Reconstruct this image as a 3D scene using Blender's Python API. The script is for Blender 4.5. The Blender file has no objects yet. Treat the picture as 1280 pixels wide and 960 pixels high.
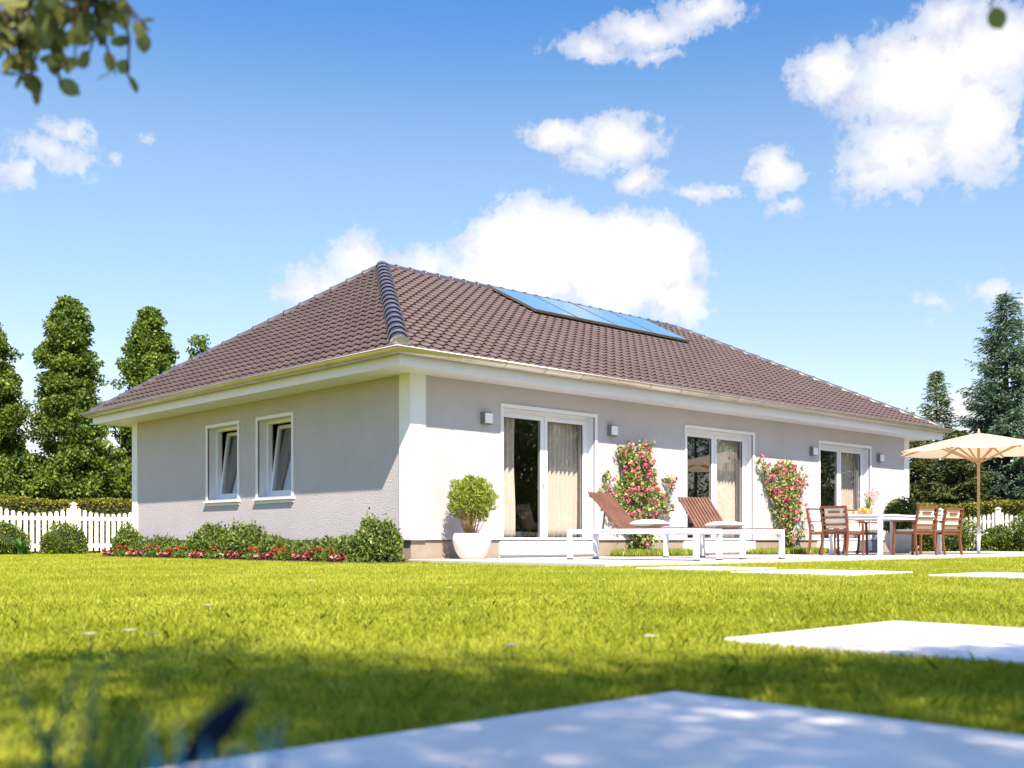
import bpy, math, random
import numpy as np
R = math.radians
sc = bpy.context.scene
col = sc.collection
rng = np.random.default_rng(7)
random.seed(7)
LAWN = -0.05

# ------------------------------------------------------------------ helpers
class MB:
    """collects faces, builds ONE mesh object"""
    def __init__(s): s.v = []; s.f = []; s.smooth = []
    def quad(s, *p, sm=False):
        n = len(s.v); s.v += [tuple(q) for q in p]; s.f.append(tuple(range(n, n+len(p)))); s.smooth.append(sm)
    def box(s, x0, y0, z0, x1, y1, z1):
        n = len(s.v)
        s.v += [(x0,y0,z0),(x1,y0,z0),(x1,y1,z0),(x0,y1,z0),(x0,y0,z1),(x1,y0,z1),(x1,y1,z1),(x0,y1,z1)]
        for f in ((0,3,2,1),(4,5,6,7),(0,1,5,4),(1,2,6,5),(2,3,7,6),(3,0,4,7)):
            s.f.append(tuple(n+i for i in f)); s.smooth.append(False)
        return s
    def bar(s, a, b, w, h=None, up=(0,0,1)):
        """rectangular bar from a to b, w across, h along 'up'"""
        h = h or w
        a = np.array(a, float); b = np.array(b, float); d = b-a; d /= np.linalg.norm(d)
        u = np.array(up, float); sd = np.cross(d, u)
        if np.linalg.norm(sd) < 1e-4: sd = np.cross(d, (1,0,0))
        sd /= np.linalg.norm(sd); u = np.cross(sd, d)
        n = len(s.v)
        for c in (a, b):
            for i, j in ((-1,-1),(1,-1),(1,1),(-1,1)):
                s.v.append(tuple(c+sd*i*w/2+u*j*h/2))
        for f in ((0,3,2,1),(4,5,6,7),(0,1,5,4),(1,2,6,5),(2,3,7,6),(3,0,4,7)):
            s.f.append(tuple(n+i for i in f)); s.smooth.append(False)
        return s
    def tube(s, pts, rad, k=8, caps=True):
        pts = [np.array(p, float) for p in pts]
        if not hasattr(rad, '__len__'): rad = [rad]*len(pts)
        n = len(s.v); ref = np.array((0.31,0.17,0.93))
        for i, p in enumerate(pts):
            d = pts[min(i+1,len(pts)-1)]-pts[max(i-1,0)]; d /= (np.linalg.norm(d)+1e-9)
            a = np.cross(d, ref)
            if np.linalg.norm(a) < 1e-3: a = np.cross(d, (1,0,0))
            a /= np.linalg.norm(a); b = np.cross(d, a)
            for j in range(k):
                t = 2*math.pi*j/k
                s.v.append(tuple(p+(a*math.cos(t)+b*math.sin(t))*rad[i]))
        for i in range(len(pts)-1):
            for j in range(k):
                s.f.append((n+i*k+j, n+i*k+(j+1)%k, n+(i+1)*k+(j+1)%k, n+(i+1)*k+j)); s.smooth.append(True)
        if caps:
            s.f.append(tuple(n+j for j in range(k))[::-1]); s.smooth.append(False)
            m = n+(len(pts)-1)*k; s.f.append(tuple(m+j for j in range(k))); s.smooth.append(False)
        return s
    def lathe(s, prof, k=32, c=(0,0,0), sm=True):
        n = len(s.v)
        for r, z in prof:
            for j in range(k):
                t = 2*math.pi*j/k; s.v.append((c[0]+r*math.cos(t), c[1]+r*math.sin(t), c[2]+z))
        for i in range(len(prof)-1):
            for j in range(k):
                s.f.append((n+i*k+j, n+i*k+(j+1)%k, n+(i+1)*k+(j+1)%k, n+(i+1)*k+j)); s.smooth.append(sm)
        return s
    def build(s, name, m, parent=None, bevel=0, seg=2):
        me = bpy.data.meshes.new(name); me.from_pydata(s.v, [], s.f)
        me.polygons.foreach_set('use_smooth', s.smooth); me.update()
        me.materials.append(m)
        o = bpy.data.objects.new(name, me); col.objects.link(o)
        if parent: o.parent = parent
        if bevel:
            b = o.modifiers.new('b', 'BEVEL'); b.width = bevel; b.segments = seg; b.limit_method = 'ANGLE'; b.angle_limit = R(40)
        return o

def tag(o, label=None, cat=None, group=None, kind=None):
    if label: o['label'] = label
    if cat: o['category'] = cat
    if group: o['group'] = group
    if kind: o['kind'] = kind
    return o
def empty(name, loc, label, cat, group=None, rz=0):
    o = bpy.data.objects.new(name, None); col.objects.link(o); o.location = loc; o.rotation_euler = (0,0,rz)
    o.empty_display_size = .1
    return tag(o, label, cat, group)
def dup(root, loc, rz, label, group=None):
    r = root.copy(); col.objects.link(r); r.location = loc; r.rotation_euler = (0,0,rz); r['label'] = label
    if group: r['group'] = group
    for ch in list(root.children):
        c = ch.copy(); col.objects.link(c); c.parent = r
        for g in list(ch.children):
            d = g.copy(); col.objects.link(d); d.parent = c
    return r

def np_mesh(name, V, nper, m, parent=None, rnd=None):
    """V: (n*nper,3) vertices, every face uses its own nper verts"""
    n = len(V)//nper
    me = bpy.data.meshes.new(name)
    me.vertices.add(len(V)); me.vertices.foreach_set('co', np.ascontiguousarray(V, dtype=np.float32).ravel())
    me.loops.add(len(V)); me.loops.foreach_set('vertex_index', np.arange(len(V), dtype=np.int32))
    me.polygons.add(n); me.polygons.foreach_set('loop_start', np.arange(0, len(V), nper, dtype=np.int32))
    me.update(calc_edges=True)
    a = me.attributes.new('rnd', 'FLOAT', 'FACE')
    a.data.foreach_set('value', (rng.random(n) if rnd is None else rnd).astype(np.float32))
    me.materials.append(m)
    o = bpy.data.objects.new(name, me); col.objects.link(o)
    if parent: o.parent = parent
    return o
def unit(a): return a/(np.linalg.norm(a, axis=-1, keepdims=True)+1e-9)
def leaf_verts(P, D, S, W, fold=.0):
    """diamond leaves: centre P, direction D, length S, width ratio W"""
    D = unit(D); n = len(P); S = np.broadcast_to(S, (n,))[:,None]
    sd = unit(np.cross(D, rng.normal(size=(n,3)))); nm = np.cross(D, sd)
    a = P-D*S/2; b = P+D*S/2
    m = P-D*S*.08
    l = m-sd*S*W/2+nm*S*fold; r = m+sd*S*W/2+nm*S*fold
    return np.stack([a, l, b, r], 1).reshape(-1, 3)
def leaves(name, P, D, S, W, m, parent=None, fold=.08, rnd=None):
    return np_mesh(name, leaf_verts(P, D, S, W, fold), 4, m, parent, rnd)
def ball(n, r=1.0):
    d = unit(rng.normal(size=(n,3))); return d*(rng.random((n,1))**(1/3))*r

# ------------------------------------------------------------------ materials
def new_mat(name):
    m = bpy.data.materials.new(name); m.use_nodes = True
    nt = m.node_tree; b = nt.nodes['Principled BSDF']
    return m, nt, b
def noise(nt, scale, detail=4, rough=.55, coord='Object'):
    tc = nt.nodes.new('ShaderNodeTexCoord'); n = nt.nodes.new('ShaderNodeTexNoise')
    n.inputs['Scale'].default_value = scale; n.inputs['Detail'].default_value = detail; n.inputs['Roughness'].default_value = rough
    nt.links.new(tc.outputs[coord], n.inputs['Vector']); return n
def ramp(nt, fac, c0, c1, p0=.3, p1=.7):
    r = nt.nodes.new('ShaderNodeValToRGB'); e = r.color_ramp.elements
    e[0].position = p0; e[0].color = (*c0,1); e[1].position = p1; e[1].color = (*c1,1)
    nt.links.new(fac, r.inputs['Fac']); return r
def mat(name, c, rough=.6, metal=0, c2=None, nscale=8, bump=0, bscale=60, bdist=.01, spec=.5, coat=0, mapping=None):
    m, nt, b = new_mat(name)
    b.inputs['Roughness'].default_value = rough; b.inputs['Metallic'].default_value = metal
    b.inputs['Specular IOR Level'].default_value = spec; b.inputs['Coat Weight'].default_value = coat
    b.inputs['Base Color'].default_value = (*c,1)
    if c2:
        n = noise(nt, nscale); r = ramp(nt, n.outputs['Fac'], c, c2); nt.links.new(r.outputs[0], b.inputs['Base Color'])
        if mapping:
            mp = nt.nodes.new('ShaderNodeMapping'); mp.inputs['Scale'].default_value = mapping
            tc = nt.nodes.new('ShaderNodeTexCoord'); nt.links.new(tc.outputs['Object'], mp.inputs['Vector']); nt.links.new(mp.outputs[0], n.inputs['Vector'])
    if bump:
        n = noise(nt, bscale, 3, .6); bp = nt.nodes.new('ShaderNodeBump'); bp.inputs['Strength'].default_value = bump; bp.inputs['Distance'].default_value = bdist
        nt.links.new(n.outputs['Fac'], bp.inputs['Height']); nt.links.new(bp.outputs[0], b.inputs['Normal'])
    return m
def leafmat(name, c0, c1, trans=.35, rough=.45, p0=0., p1=1., spec=.4, cmid=None):
    m, nt, b = new_mat(name)
    at = nt.nodes.new('ShaderNodeAttribute'); at.attribute_name = 'rnd'
    r = ramp(nt, at.outputs['Fac'], c0, c1, p0, p1)
    if cmid:
        e = r.color_ramp.elements.new(.5); e.color = (*cmid,1)
    nt.links.new(r.outputs[0], b.inputs['Base Color']); b.inputs['Roughness'].default_value = rough
    b.inputs['Specular IOR Level'].default_value = spec
    t = nt.nodes.new('ShaderNodeBsdfTranslucent'); nt.links.new(r.outputs[0], t.inputs['Color'])
    mx = nt.nodes.new('ShaderNodeMixShader'); mx.inputs[0].default_value = trans
    nt.links.new(b.outputs[0], mx.inputs[1]); nt.links.new(t.outputs[0], mx.inputs[2])
    nt.links.new(mx.outputs[0], nt.nodes['Material Output'].inputs['Surface'])
    return m
def glassmat(name, ior=1.7, tint=(.93,.95,.95), extra=0.0):
    m = bpy.data.materials.new(name); m.use_nodes = True; nt = m.node_tree; nt.nodes.remove(nt.nodes['Principled BSDF'])
    f = nt.nodes.new('ShaderNodeFresnel'); f.inputs['IOR'].default_value = ior
    ge = nt.nodes.new('ShaderNodeNewGeometry'); mr = nt.nodes.new('ShaderNodeMapRange'); nt.links.new(ge.outputs['Backfacing'], mr.inputs[0]); mr.inputs[3].default_value = ior; mr.inputs[4].default_value = 1/ior; nt.links.new(mr.outputs[0], f.inputs['IOR'])
    a = nt.nodes.new('ShaderNodeMath'); a.operation = 'ADD'; a.use_clamp = True; a.inputs[1].default_value = extra
    nt.links.new(f.outputs[0], a.inputs[0])
    t = nt.nodes.new('ShaderNodeBsdfTransparent'); t.inputs[0].default_value = (*tint,1)
    g = nt.nodes.new('ShaderNodeBsdfGlossy'); g.inputs['Roughness'].default_value = 0.0; g.inputs['Color'].default_value = (1,1,1,1)
    mx = nt.nodes.new('ShaderNodeMixShader'); nt.links.new(a.outputs[0], mx.inputs[0]); nt.links.new(t.outputs[0], mx.inputs[1]); nt.links.new(g.outputs[0], mx.inputs[2])
    nt.links.new(mx.outputs[0], nt.nodes['Material Output'].inputs['Surface']); return m

M = {}
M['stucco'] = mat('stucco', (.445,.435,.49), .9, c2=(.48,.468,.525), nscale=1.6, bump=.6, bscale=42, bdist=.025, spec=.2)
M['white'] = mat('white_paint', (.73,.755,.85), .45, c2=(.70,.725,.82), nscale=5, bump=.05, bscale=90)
M['whitewood'] = mat('white_fence_paint', (.84,.84,.82), .55, c2=(.76,.76,.73), nscale=9, bump=.1, bscale=50)
M['plinth'] = mat('plinth', (.27,.225,.19), .9, c2=(.32,.27,.23), nscale=6, bump=.4, bscale=120)
M['tile'] = mat('roof_tile', (.084,.060,.056), .40, c2=(.108,.080,.075), nscale=1.4, bump=.12, bscale=25, spec=.5)
M['ridge'] = mat('ridge_tile', (.075,.062,.066), .36, .15, c2=(.095,.08,.085), nscale=3, bump=.03, bscale=25, spec=.9, coat=.6)
M['sky_sheen'] = mat('ridge_tile_sky_sheen', (.26,.26,.36), .28, .75, c2=(.31,.31,.42), nscale=3, bump=.03, bscale=25, spec=.9, coat=.5)  # front hip copy of the ridge tile, sky sheen put into its bluer colour
M['zinc'] = mat('zinc', (.66,.62,.58), .36, .9, c2=(.52,.50,.46), nscale=2.5, bump=.06, bscale=8)
M['dark'] = mat('dark_metal', (.05,.052,.06), .4, c2=(.07,.07,.08), nscale=10)
M['concrete'] = mat('paving', (.44,.42,.41), .75, c2=(.52,.50,.49), nscale=1.6, bump=.12, bscale=140)
M['slab'] = mat('slab', (.62,.59,.57), .45, c2=(.76,.73,.70), nscale=3.3, bump=.12, bscale=70, spec=.6)
M['teak'] = mat('teak', (.13,.048,.026), .55, c2=(.19,.074,.04), nscale=6, bump=.1, bscale=60, mapping=(1,1,6))
M['slat'] = mat('slat_wood', (.13,.058,.038), .6, c2=(.19,.09,.06), nscale=5, bump=.1, bscale=60)
M['ash'] = mat('light_wood', (.50,.30,.16), .5, c2=(.60,.38,.22), nscale=7, mapping=(1,1,.2))
M['cream'] = mat('cream_fabric', (.78,.74,.64), .9, c2=(.82,.78,.70), nscale=12, bump=.15, bscale=180)
M['pillow'] = mat('white_fabric', (.85,.83,.79), .9, bump=.2, bscale=60, bdist=.006)
M['pot'] = mat('pot_white', (.80,.77,.73), .6, c2=(.68,.64,.60), nscale=5, bump=.15, bscale=35)
M['potgrey'] = mat('pot_grey', (.36,.36,.37), .5, c2=(.44,.44,.45), nscale=5, bump=.1, bscale=35)
M['soil'] = mat('soil', (.05,.033,.022), .95, c2=(.09,.06,.04), nscale=12, bump=.6, bscale=40)
M['bark'] = mat('bark', (.10,.07,.05), .9, c2=(.17,.125,.09), nscale=9, bump=.7, bscale=30, bdist=.03, mapping=(3,3,.5))
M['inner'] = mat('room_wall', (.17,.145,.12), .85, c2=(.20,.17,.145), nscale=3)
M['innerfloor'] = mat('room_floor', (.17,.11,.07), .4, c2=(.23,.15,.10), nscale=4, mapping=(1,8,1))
M['wicker'] = mat('wicker', (.42,.30,.16), .8, c2=(.20,.13,.07), nscale=40, bump=.6, bscale=90)
M['shell'] = mat('chair_shell', (.72,.62,.52), .5, c2=(.76,.66,.56), nscale=6)
M['glass'] = glassmat('door_glass', 1.62, extra=.02)
M['wglass'] = glassmat('window_glass', 1.7, extra=.06)
M['clear'] = glassmat('clear_glass', 1.45)
M['lampglass'] = mat('opal_glass', (.86,.88,.90), .2, c2=(.83,.85,.88), nscale=20, coat=.5)
M['solar'] = mat('solar_glass', (.10,.255,.41), .16, 0, c2=(.11,.27,.43), nscale=3, spec=1.0, coat=.5)
M['lampmetal'] = mat('lamp_metal', (.20,.21,.23), .35, .4, c2=(.24,.25,.27), nscale=10)
M['solarframe'] = mat('solar_frame', (.16,.14,.13), .4, .3, c2=(.13,.115,.11), nscale=5)
M['steel'] = mat('steel', (.62,.64,.66), .3, .8, c2=(.55,.57,.6), nscale=12)
M['orange'] = mat('orange_peel', (.85,.25,.01), .45, c2=(.9,.36,.02), nscale=9, bump=.2, bscale=150, bdist=.002)
M['bread'] = mat('bread', (.55,.28,.08), .7, c2=(.65,.38,.15), nscale=25, bump=.3, bscale=60)
M['red'] = leafmat('red_petals', (.30,.005,.004), (.60,.03,.012), .2)
M['pinkpale'] = leafmat('pale_petals', (.55,.22,.24), (.80,.50,.48), .25)
M['maroon'] = leafmat('maroon_leaf', (.07,.018,.022), (.20,.06,.05), .2)
M['pink'] = leafmat('pink_petals', (.45,.03,.13), (.85,.28,.42), .25)
M['leaf_tree'] = leafmat('tree_leaf', (.03,.075,.014), (.22,.32,.042), .42)
M['leaf_tree2'] = leafmat('tree_leaf_dark', (.035,.075,.014), (.10,.15,.025), .35)
M['leaf_shade'] = leafmat('near_leaf', (.07,.12,.03), (.45,.47,.16), .5)
M['leaf_box'] = leafmat('boxwood_leaf', (.025,.06,.008), (.20,.28,.025), .3)
M['leaf_hedge'] = leafmat('hedge_leaf', (.09,.11,.012), (.30,.30,.03), .3)
M['leaf_shrub'] = leafmat('shrub_leaf', (.05,.10,.018), (.22,.30,.06), .35)
M['leaf_bright'] = leafmat('bright_leaf', (.13,.20,.02), (.38,.46,.07), .35)
M['leaf_rose'] = leafmat('rose_leaf', (.06,.11,.02), (.52,.58,.22), .3)
M['leaf_long'] = leafmat('strap_leaf', (.03,.12,.03), (.10,.26,.07), .3)
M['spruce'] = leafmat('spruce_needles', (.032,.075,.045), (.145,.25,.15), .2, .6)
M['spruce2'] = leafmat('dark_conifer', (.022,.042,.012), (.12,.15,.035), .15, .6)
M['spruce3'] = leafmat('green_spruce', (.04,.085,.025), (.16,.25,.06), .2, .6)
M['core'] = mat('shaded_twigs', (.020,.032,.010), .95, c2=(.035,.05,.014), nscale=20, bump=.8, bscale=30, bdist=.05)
M['blade'] = leafmat('grass_blade', (.18,.235,.014), (.68,.71,.13), .42, .5, spec=.3, cmid=(.385,.445,.03))
M['blade_dark'] = leafmat('tall_grass_blade', (.006,.045,.025), (.03,.19,.06), .3, .35)
M['blade_navy'] = mat('navy_leaf', (.006,.014,.035), .8, c2=(.010,.022,.05), nscale=8, spec=.1)
M['blade_flare'] = leafmat('blue_flare_blade', (.004,.20,.75), (.06,.70,1.0), .55, .35)  # blue flare imitated by the blade colour
M['daisy'] = leafmat('daisy_petal', (.80,.82,.74), (.85,.87,.82), .2)
M['curtain'] = mat('curtain', (.70,.61,.56), .9, c2=(.74,.65,.60), nscale=8)
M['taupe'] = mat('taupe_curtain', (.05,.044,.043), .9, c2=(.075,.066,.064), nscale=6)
M['sky_reflection'] = mat('sky_reflection_sheet', (.84,.90,.96), .9, c2=(.88,.93,.97), nscale=6)  # pale blue stands in for sky reflected in the side windows

def canopy_mat():
    m, nt, b = new_mat('canopy_cloth'); b.inputs['Base Color'].default_value = (.66,.585,.47,1); b.inputs['Roughness'].default_value = .85
    t = nt.nodes.new('ShaderNodeBsdfTranslucent'); t.inputs[0].default_value = (.72,.58,.41,1)
    n = noise(nt, 220, 2); bp = nt.nodes.new('ShaderNodeBump'); bp.inputs['Strength'].default_value = .1; nt.links.new(n.outputs[0], bp.inputs['Height']); nt.links.new(bp.outputs[0], b.inputs['Normal'])
    mx = nt.nodes.new('ShaderNodeMixShader'); mx.inputs[0].default_value = .45
    nt.links.new(b.outputs[0], mx.inputs[1]); nt.links.new(t.outputs[0], mx.inputs[2]); nt.links.new(mx.outputs[0], nt.nodes['Material Output'].inputs['Surface']); return m
M['canopy'] = canopy_mat()
def lawn_mat():
    m, nt, b = new_mat('lawn_ground')
    n = noise(nt, 1.3, 8, .7); r = ramp(nt, n.outputs[0], (.17,.185,.012), (.33,.32,.03), .35, .7)
    n2 = noise(nt, 60, 4, .7); mx = nt.nodes.new('ShaderNodeMixRGB'); mx.blend_type = 'MULTIPLY'; mx.inputs[0].default_value = .7
    r2 = ramp(nt, n2.outputs[0], (.45,.45,.45), (1.2,1.2,1.2), .3, .7)
    nt.links.new(r.outputs[0], mx.inputs[1]); nt.links.new(r2.outputs[0], mx.inputs[2]); nt.links.new(mx.outputs[0], b.inputs['Base Color'])
    b.inputs['Roughness'].default_value = .95; b.inputs['Specular IOR Level'].default_value = .1
    bp = nt.nodes.new('ShaderNodeBump'); bp.inputs['Strength'].default_value = .8; bp.inputs['Distance'].default_value = .03
    nt.links.new(n2.outputs[0], bp.inputs['Height']); nt.links.new(bp.outputs[0], b.inputs['Normal']); return m
M['lawn'] = lawn_mat()

# ------------------------------------------------------------------ camera
CAM = np.array((-9.937, -12.885, .273)); YAW = R(47.046)
cd = bpy.data.cameras.new('camera'); cam = bpy.data.objects.new('camera', cd); col.objects.link(cam); sc.camera = cam
cam.location = CAM; cam.rotation_euler = (R(90), 0, YAW-R(90))
cd.sensor_width = 36; cd.lens = 36*1364.2/1280; cd.shift_y = 195.99/1280; cd.clip_end = 2000; cd.clip_start = .05
cd.dof.use_dof = True; cd.dof.focus_distance = 16.5; cd.dof.aperture_fstop = 3.6

# ------------------------------------------------------------------ light and sky
SUN = np.array((-.431, -.772, 1.0)); SUN /= np.linalg.norm(SUN)
sl = bpy.data.lights.new('sun', 'SUN'); sl.energy = 5.0; sl.angle = R(.53); sl.color = (1,.825,.62)
so = bpy.data.objects.new('sun', sl); col.objects.link(so)
from mathutils import Vector
so.rotation_euler = Vector(SUN).to_track_quat('Z', 'Y').to_euler(); so.location = (-10,-25,30)
def build_world():
    w = bpy.data.worlds.new('World'); sc.world = w; w.use_nodes = True; nt = w.node_tree; L = nt.links; N = nt.nodes
    bg = N['Background']
    sky = N.new('ShaderNodeTexSky'); sky.sky_type = 'NISHITA'; sky.sun_disc = False
    sky.sun_elevation = math.asin(SUN[2]); sky.sun_rotation = math.atan2(SUN[0], SUN[1])
    sky.air_density = 1.15; sky.dust_density = .35; sky.ozone_density = 2.2; sky.altitude = 100
    def m(op, a, b=None, c=None, clamp=False):
        n = N.new('ShaderNodeMath'); n.operation = op; n.use_clamp = clamp
        for i, x in enumerate((a, b, c)):
            if x is None: continue
            if isinstance(x, (int, float)): n.inputs[i].default_value = x
            else: L.new(x, n.inputs[i])
        return n.outputs[0]
    tc = N.new('ShaderNodeTexCoord'); sp = N.new('ShaderNodeSeparateXYZ'); L.new(tc.outputs['Generated'], sp.inputs[0])
    az = m('MULTIPLY', m('ARCTAN2', sp.outputs[1], sp.outputs[0]), 57.29578)
    el = m('MULTIPLY', m('ARCSINE', sp.outputs[2]), 57.29578)
    cb = N.new('ShaderNodeCombineXYZ'); L.new(az, cb.inputs[0]); L.new(el, cb.inputs[1])
    def nz(vec, scale, detail, rough=.55, color=False):
        n = N.new('ShaderNodeTexNoise'); n.inputs['Scale'].default_value = scale; n.inputs['Detail'].default_value = detail; n.inputs['Roughness'].default_value = rough
        L.new(vec, n.inputs['Vector']); return n.outputs[1 if color else 0]
    def vm(op, a, b, c=None):
        n = N.new('ShaderNodeVectorMath'); n.operation = op
        for i, x in enumerate((a, b, c)):
            if x is None: continue
            if isinstance(x, tuple): n.inputs[i].default_value = x
            else: L.new(x, n.inputs[i])
        return n.outputs[0]
    warp = vm('MULTIPLY_ADD', vm('SUBTRACT', nz(cb.outputs[0], .42, 6, .62, True), (.5,.5,.5)), (3.6,2.4,0), cb.outputs[0])
    # cumulus (az, el, half width, half height, solidity) in degrees on the sky
    blobs = [(26.55,21.75,3.94,2.5,1),(24.19,19.56,2.11,3.03,1),(23.31,22.46,3.09,1.94,1),(27.29,18.53,3.28,1.93,.8),(25.09,24.04,2.48,1.29,.7),(30.7,22.4,1.91,1.36,.9),(28.41,17.75,2.23,1.25,.6),
      (42.85,24.24,2.08,.76,.6),(39.94,25.0,2.87,1.02,.7),(37.07,25.51,2.42,.84,.7),(39.53,23.77,1.64,.52,.5),(44.53,20.26,1.88,.95,.9),(41.39,20.07,2.48,1.1,.9),(40.36,18.18,1.45,.82,.7),(43.06,19.19,1.67,.67,.5),
      (33.65,18.2,1.38,1.17,.8),(32.85,16.39,.98,.75,.4),(37.15,17.36,1.54,.53,.6),
      (45.79,14.62,3.77,2.64,1.7),(41.19,14.16,4.12,2.33,1.7),(38.29,12.5,1.63,1.57,1),(47.05,15.41,2.1,1.74,1),(42.85,15.37,1.67,1.08,1),(39.12,15.27,1.03,.77,1),(48.73,13.83,2.52,1.18,.9),(54.97,14.1,2.07,1.48,.8),(57.02,12.65,2.46,1.37,.7),(51.66,14.19,2.09,.98,.7),
      (69.18,19.13,1.02,.62,.5),(69.72,18.02,1.99,.91,.5),(71.31,17.12,1.06,.77,.5),(66.99,18.23,.56,.36,.35),(65.38,19.11,.61,.32,.35),
      (23.31,11.79,.98,.66,.45),(26.0,11.26,1.27,.53,.3),(21.91,11.48,.68,.73,.4),(24.55,6.34,1.59,1.07,.9),(22.95,5.2,2.07,1.52,.8),(70.79,5.02,1.24,1.9,.7),(72.18,7.41,1.75,1.86,.5),
      (-28,16,7,4,.9),(-52,24,9,4,.8),(-75,14,8,5,.9),(110,16,9,5,.9),(140,22,10,5,.8),(-120,18,10,6,.9)]
    dens = None
    for a, e, rx, ry, wt in blobs:
        k = vm('MULTIPLY_ADD', warp, (1/rx, 1/ry, 0), (-a/rx, -e/ry, 0))
        ln = N.new('ShaderNodeVectorMath'); ln.operation = 'LENGTH'; L.new(k, ln.inputs[0])
        d = m('MULTIPLY', m('SUBTRACT', 1.25, ln.outputs['Value']), wt)
        dens = d if dens is None else m('SMOOTH_MAX', dens, d, .12)
    big = nz(cb.outputs[0], .42, 2, .5)
    f1 = nz(cb.outputs[0], 1.1, 9, .62)
    up = vm('ADD', cb.outputs[0], (.35,-.45,0)); f2 = nz(up, 1.1, 9, .62)
    f3 = nz(cb.outputs[0], 2.6, 4, .5)
    d2 = m('ADD', m('ADD', dens, m('MULTIPLY', m('SUBTRACT', f1, .5), 1.25)), m('MULTIPLY', m('SUBTRACT', f3, .5), .5))
    mr = N.new('ShaderNodeMapRange'); mr.interpolation_type = 'SMOOTHSTEP'; L.new(d2, mr.inputs[0])
    mr.inputs[1].default_value = .02; mr.inputs[2].default_value = .34
    alpha = m('MULTIPLY', mr.outputs[0], m('ADD', m('MULTIPLY', m('MINIMUM', m('MAXIMUM', dens, 0.), 1.), .95), .22), clamp=True)
    # brightness: relief lit from behind the viewer, thick parts whiter
    rel = m('MULTIPLY', m('SUBTRACT', f1, f2), 1.1)
    br = m('ADD', m('ADD', m('MULTIPLY', m('SUBTRACT', big, .5), 1.1), rel), m('ADD', m('MULTIPLY', m('MINIMUM', dens, 1.1), .60), .34), clamp=True)
    cr = N.new('ShaderNodeValToRGB'); L.new(br, cr.inputs[0]); e = cr.color_ramp.elements
    e[0].position = .05; e[0].color = (.66,.64,.80,1); e[1].position = .72; e[1].color = (1.0,.985,.985,1)
    mul = vm('MULTIPLY', cr.outputs[0], (CLOUD,)*3)
    mix = N.new('ShaderNodeMixRGB'); L.new(alpha, mix.inputs[0])
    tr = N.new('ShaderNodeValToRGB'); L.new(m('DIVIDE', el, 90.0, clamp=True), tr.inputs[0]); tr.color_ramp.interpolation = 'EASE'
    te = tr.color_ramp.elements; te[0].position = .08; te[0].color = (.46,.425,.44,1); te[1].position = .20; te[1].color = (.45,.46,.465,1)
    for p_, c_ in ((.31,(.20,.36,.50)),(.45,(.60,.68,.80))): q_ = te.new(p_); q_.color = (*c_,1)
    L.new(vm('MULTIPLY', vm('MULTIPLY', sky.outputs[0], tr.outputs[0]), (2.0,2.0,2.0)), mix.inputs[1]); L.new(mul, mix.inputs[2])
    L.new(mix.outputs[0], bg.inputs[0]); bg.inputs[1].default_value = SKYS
    w.cycles.sampling_method = 'MANUAL'; w.cycles.sample_map_resolution = 512
SKYS = .09; CLOUD = 5.1; EXPO = 1.2
build_world()
sc.view_settings.view_transform = 'Standard'; sc.view_settings.look = 'None'; sc.view_settings.exposure = EXPO; sc.view_settings.gamma = 1
sc.view_settings.use_curve_mapping = False
sc.cycles.max_bounces = 8; sc.cycles.transparent_max_bounces = 16; sc.cycles.caustics_reflective = False; sc.cycles.caustics_refractive = False
sc.cycles.use_denoising = True

# ------------------------------------------------------------------ ground
g = MB(); g.quad((-400,-400,LAWN),(400,-400,LAWN),(400,400,LAWN),(-400,400,LAWN))
tag(g.build('lawn', M['lawn']), 'sunlit yellow-green lawn around the house', 'lawn', kind='structure')
t = MB(); t.box(-.06,-3.95,LAWN-.15,18.6,-.02,0)
tag(t.build('terrace', M['concrete'], bevel=.01), 'pale concrete terrace along the front of the house', 'terrace', kind='structure')
b = MB(); b.box(-1.12,-.55,LAWN-.1,-.035,9.4,LAWN+.02)
tag(b.build('flower_bed', M['soil']), 'dark soil bed along the side wall', 'flower bed', kind='structure')
b = MB()
for x0, x1 in ((4.25,6.45),(8.35,11.1)): b.box(x0,-.62,-.04,x1,-.04,.012)
tag(b.build('planting_strip', M['soil']), 'soil strip between terrace and front wall', 'soil', kind='structure')

SLABS = [((-9.32,-12.7,-8.20,-11.50), 'huge shaded paving slab nearest the viewer at the bottom edge'),
         ((-7.15,-12.2,-6.07,-10.85), 'sunlit pale slab in the lawn just behind the nearest shaded slab'),
         ((-1.0,-7.73,.24,-6.45), 'thin pale slab in mid lawn, second in front of the terrace loungers'),
         ((-.58,-9.6,.58,-8.28), 'pale slab in the lawn cut by the right picture edge below the parasol'),
         ((-.54,-5.95,.58,-4.84), 'pale slab in the lawn closest to the terrace, below the white loungers')]
for (x0,y0,x1,y1), lb in SLABS:
    s = MB(); s.box(x0,y0,LAWN-.08,x1,y1,LAWN+.022)
    tag(s.build('paving_slab', M['slab'], bevel=.008), lb, 'paving slab', 'stepping slabs in the lawn')

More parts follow.
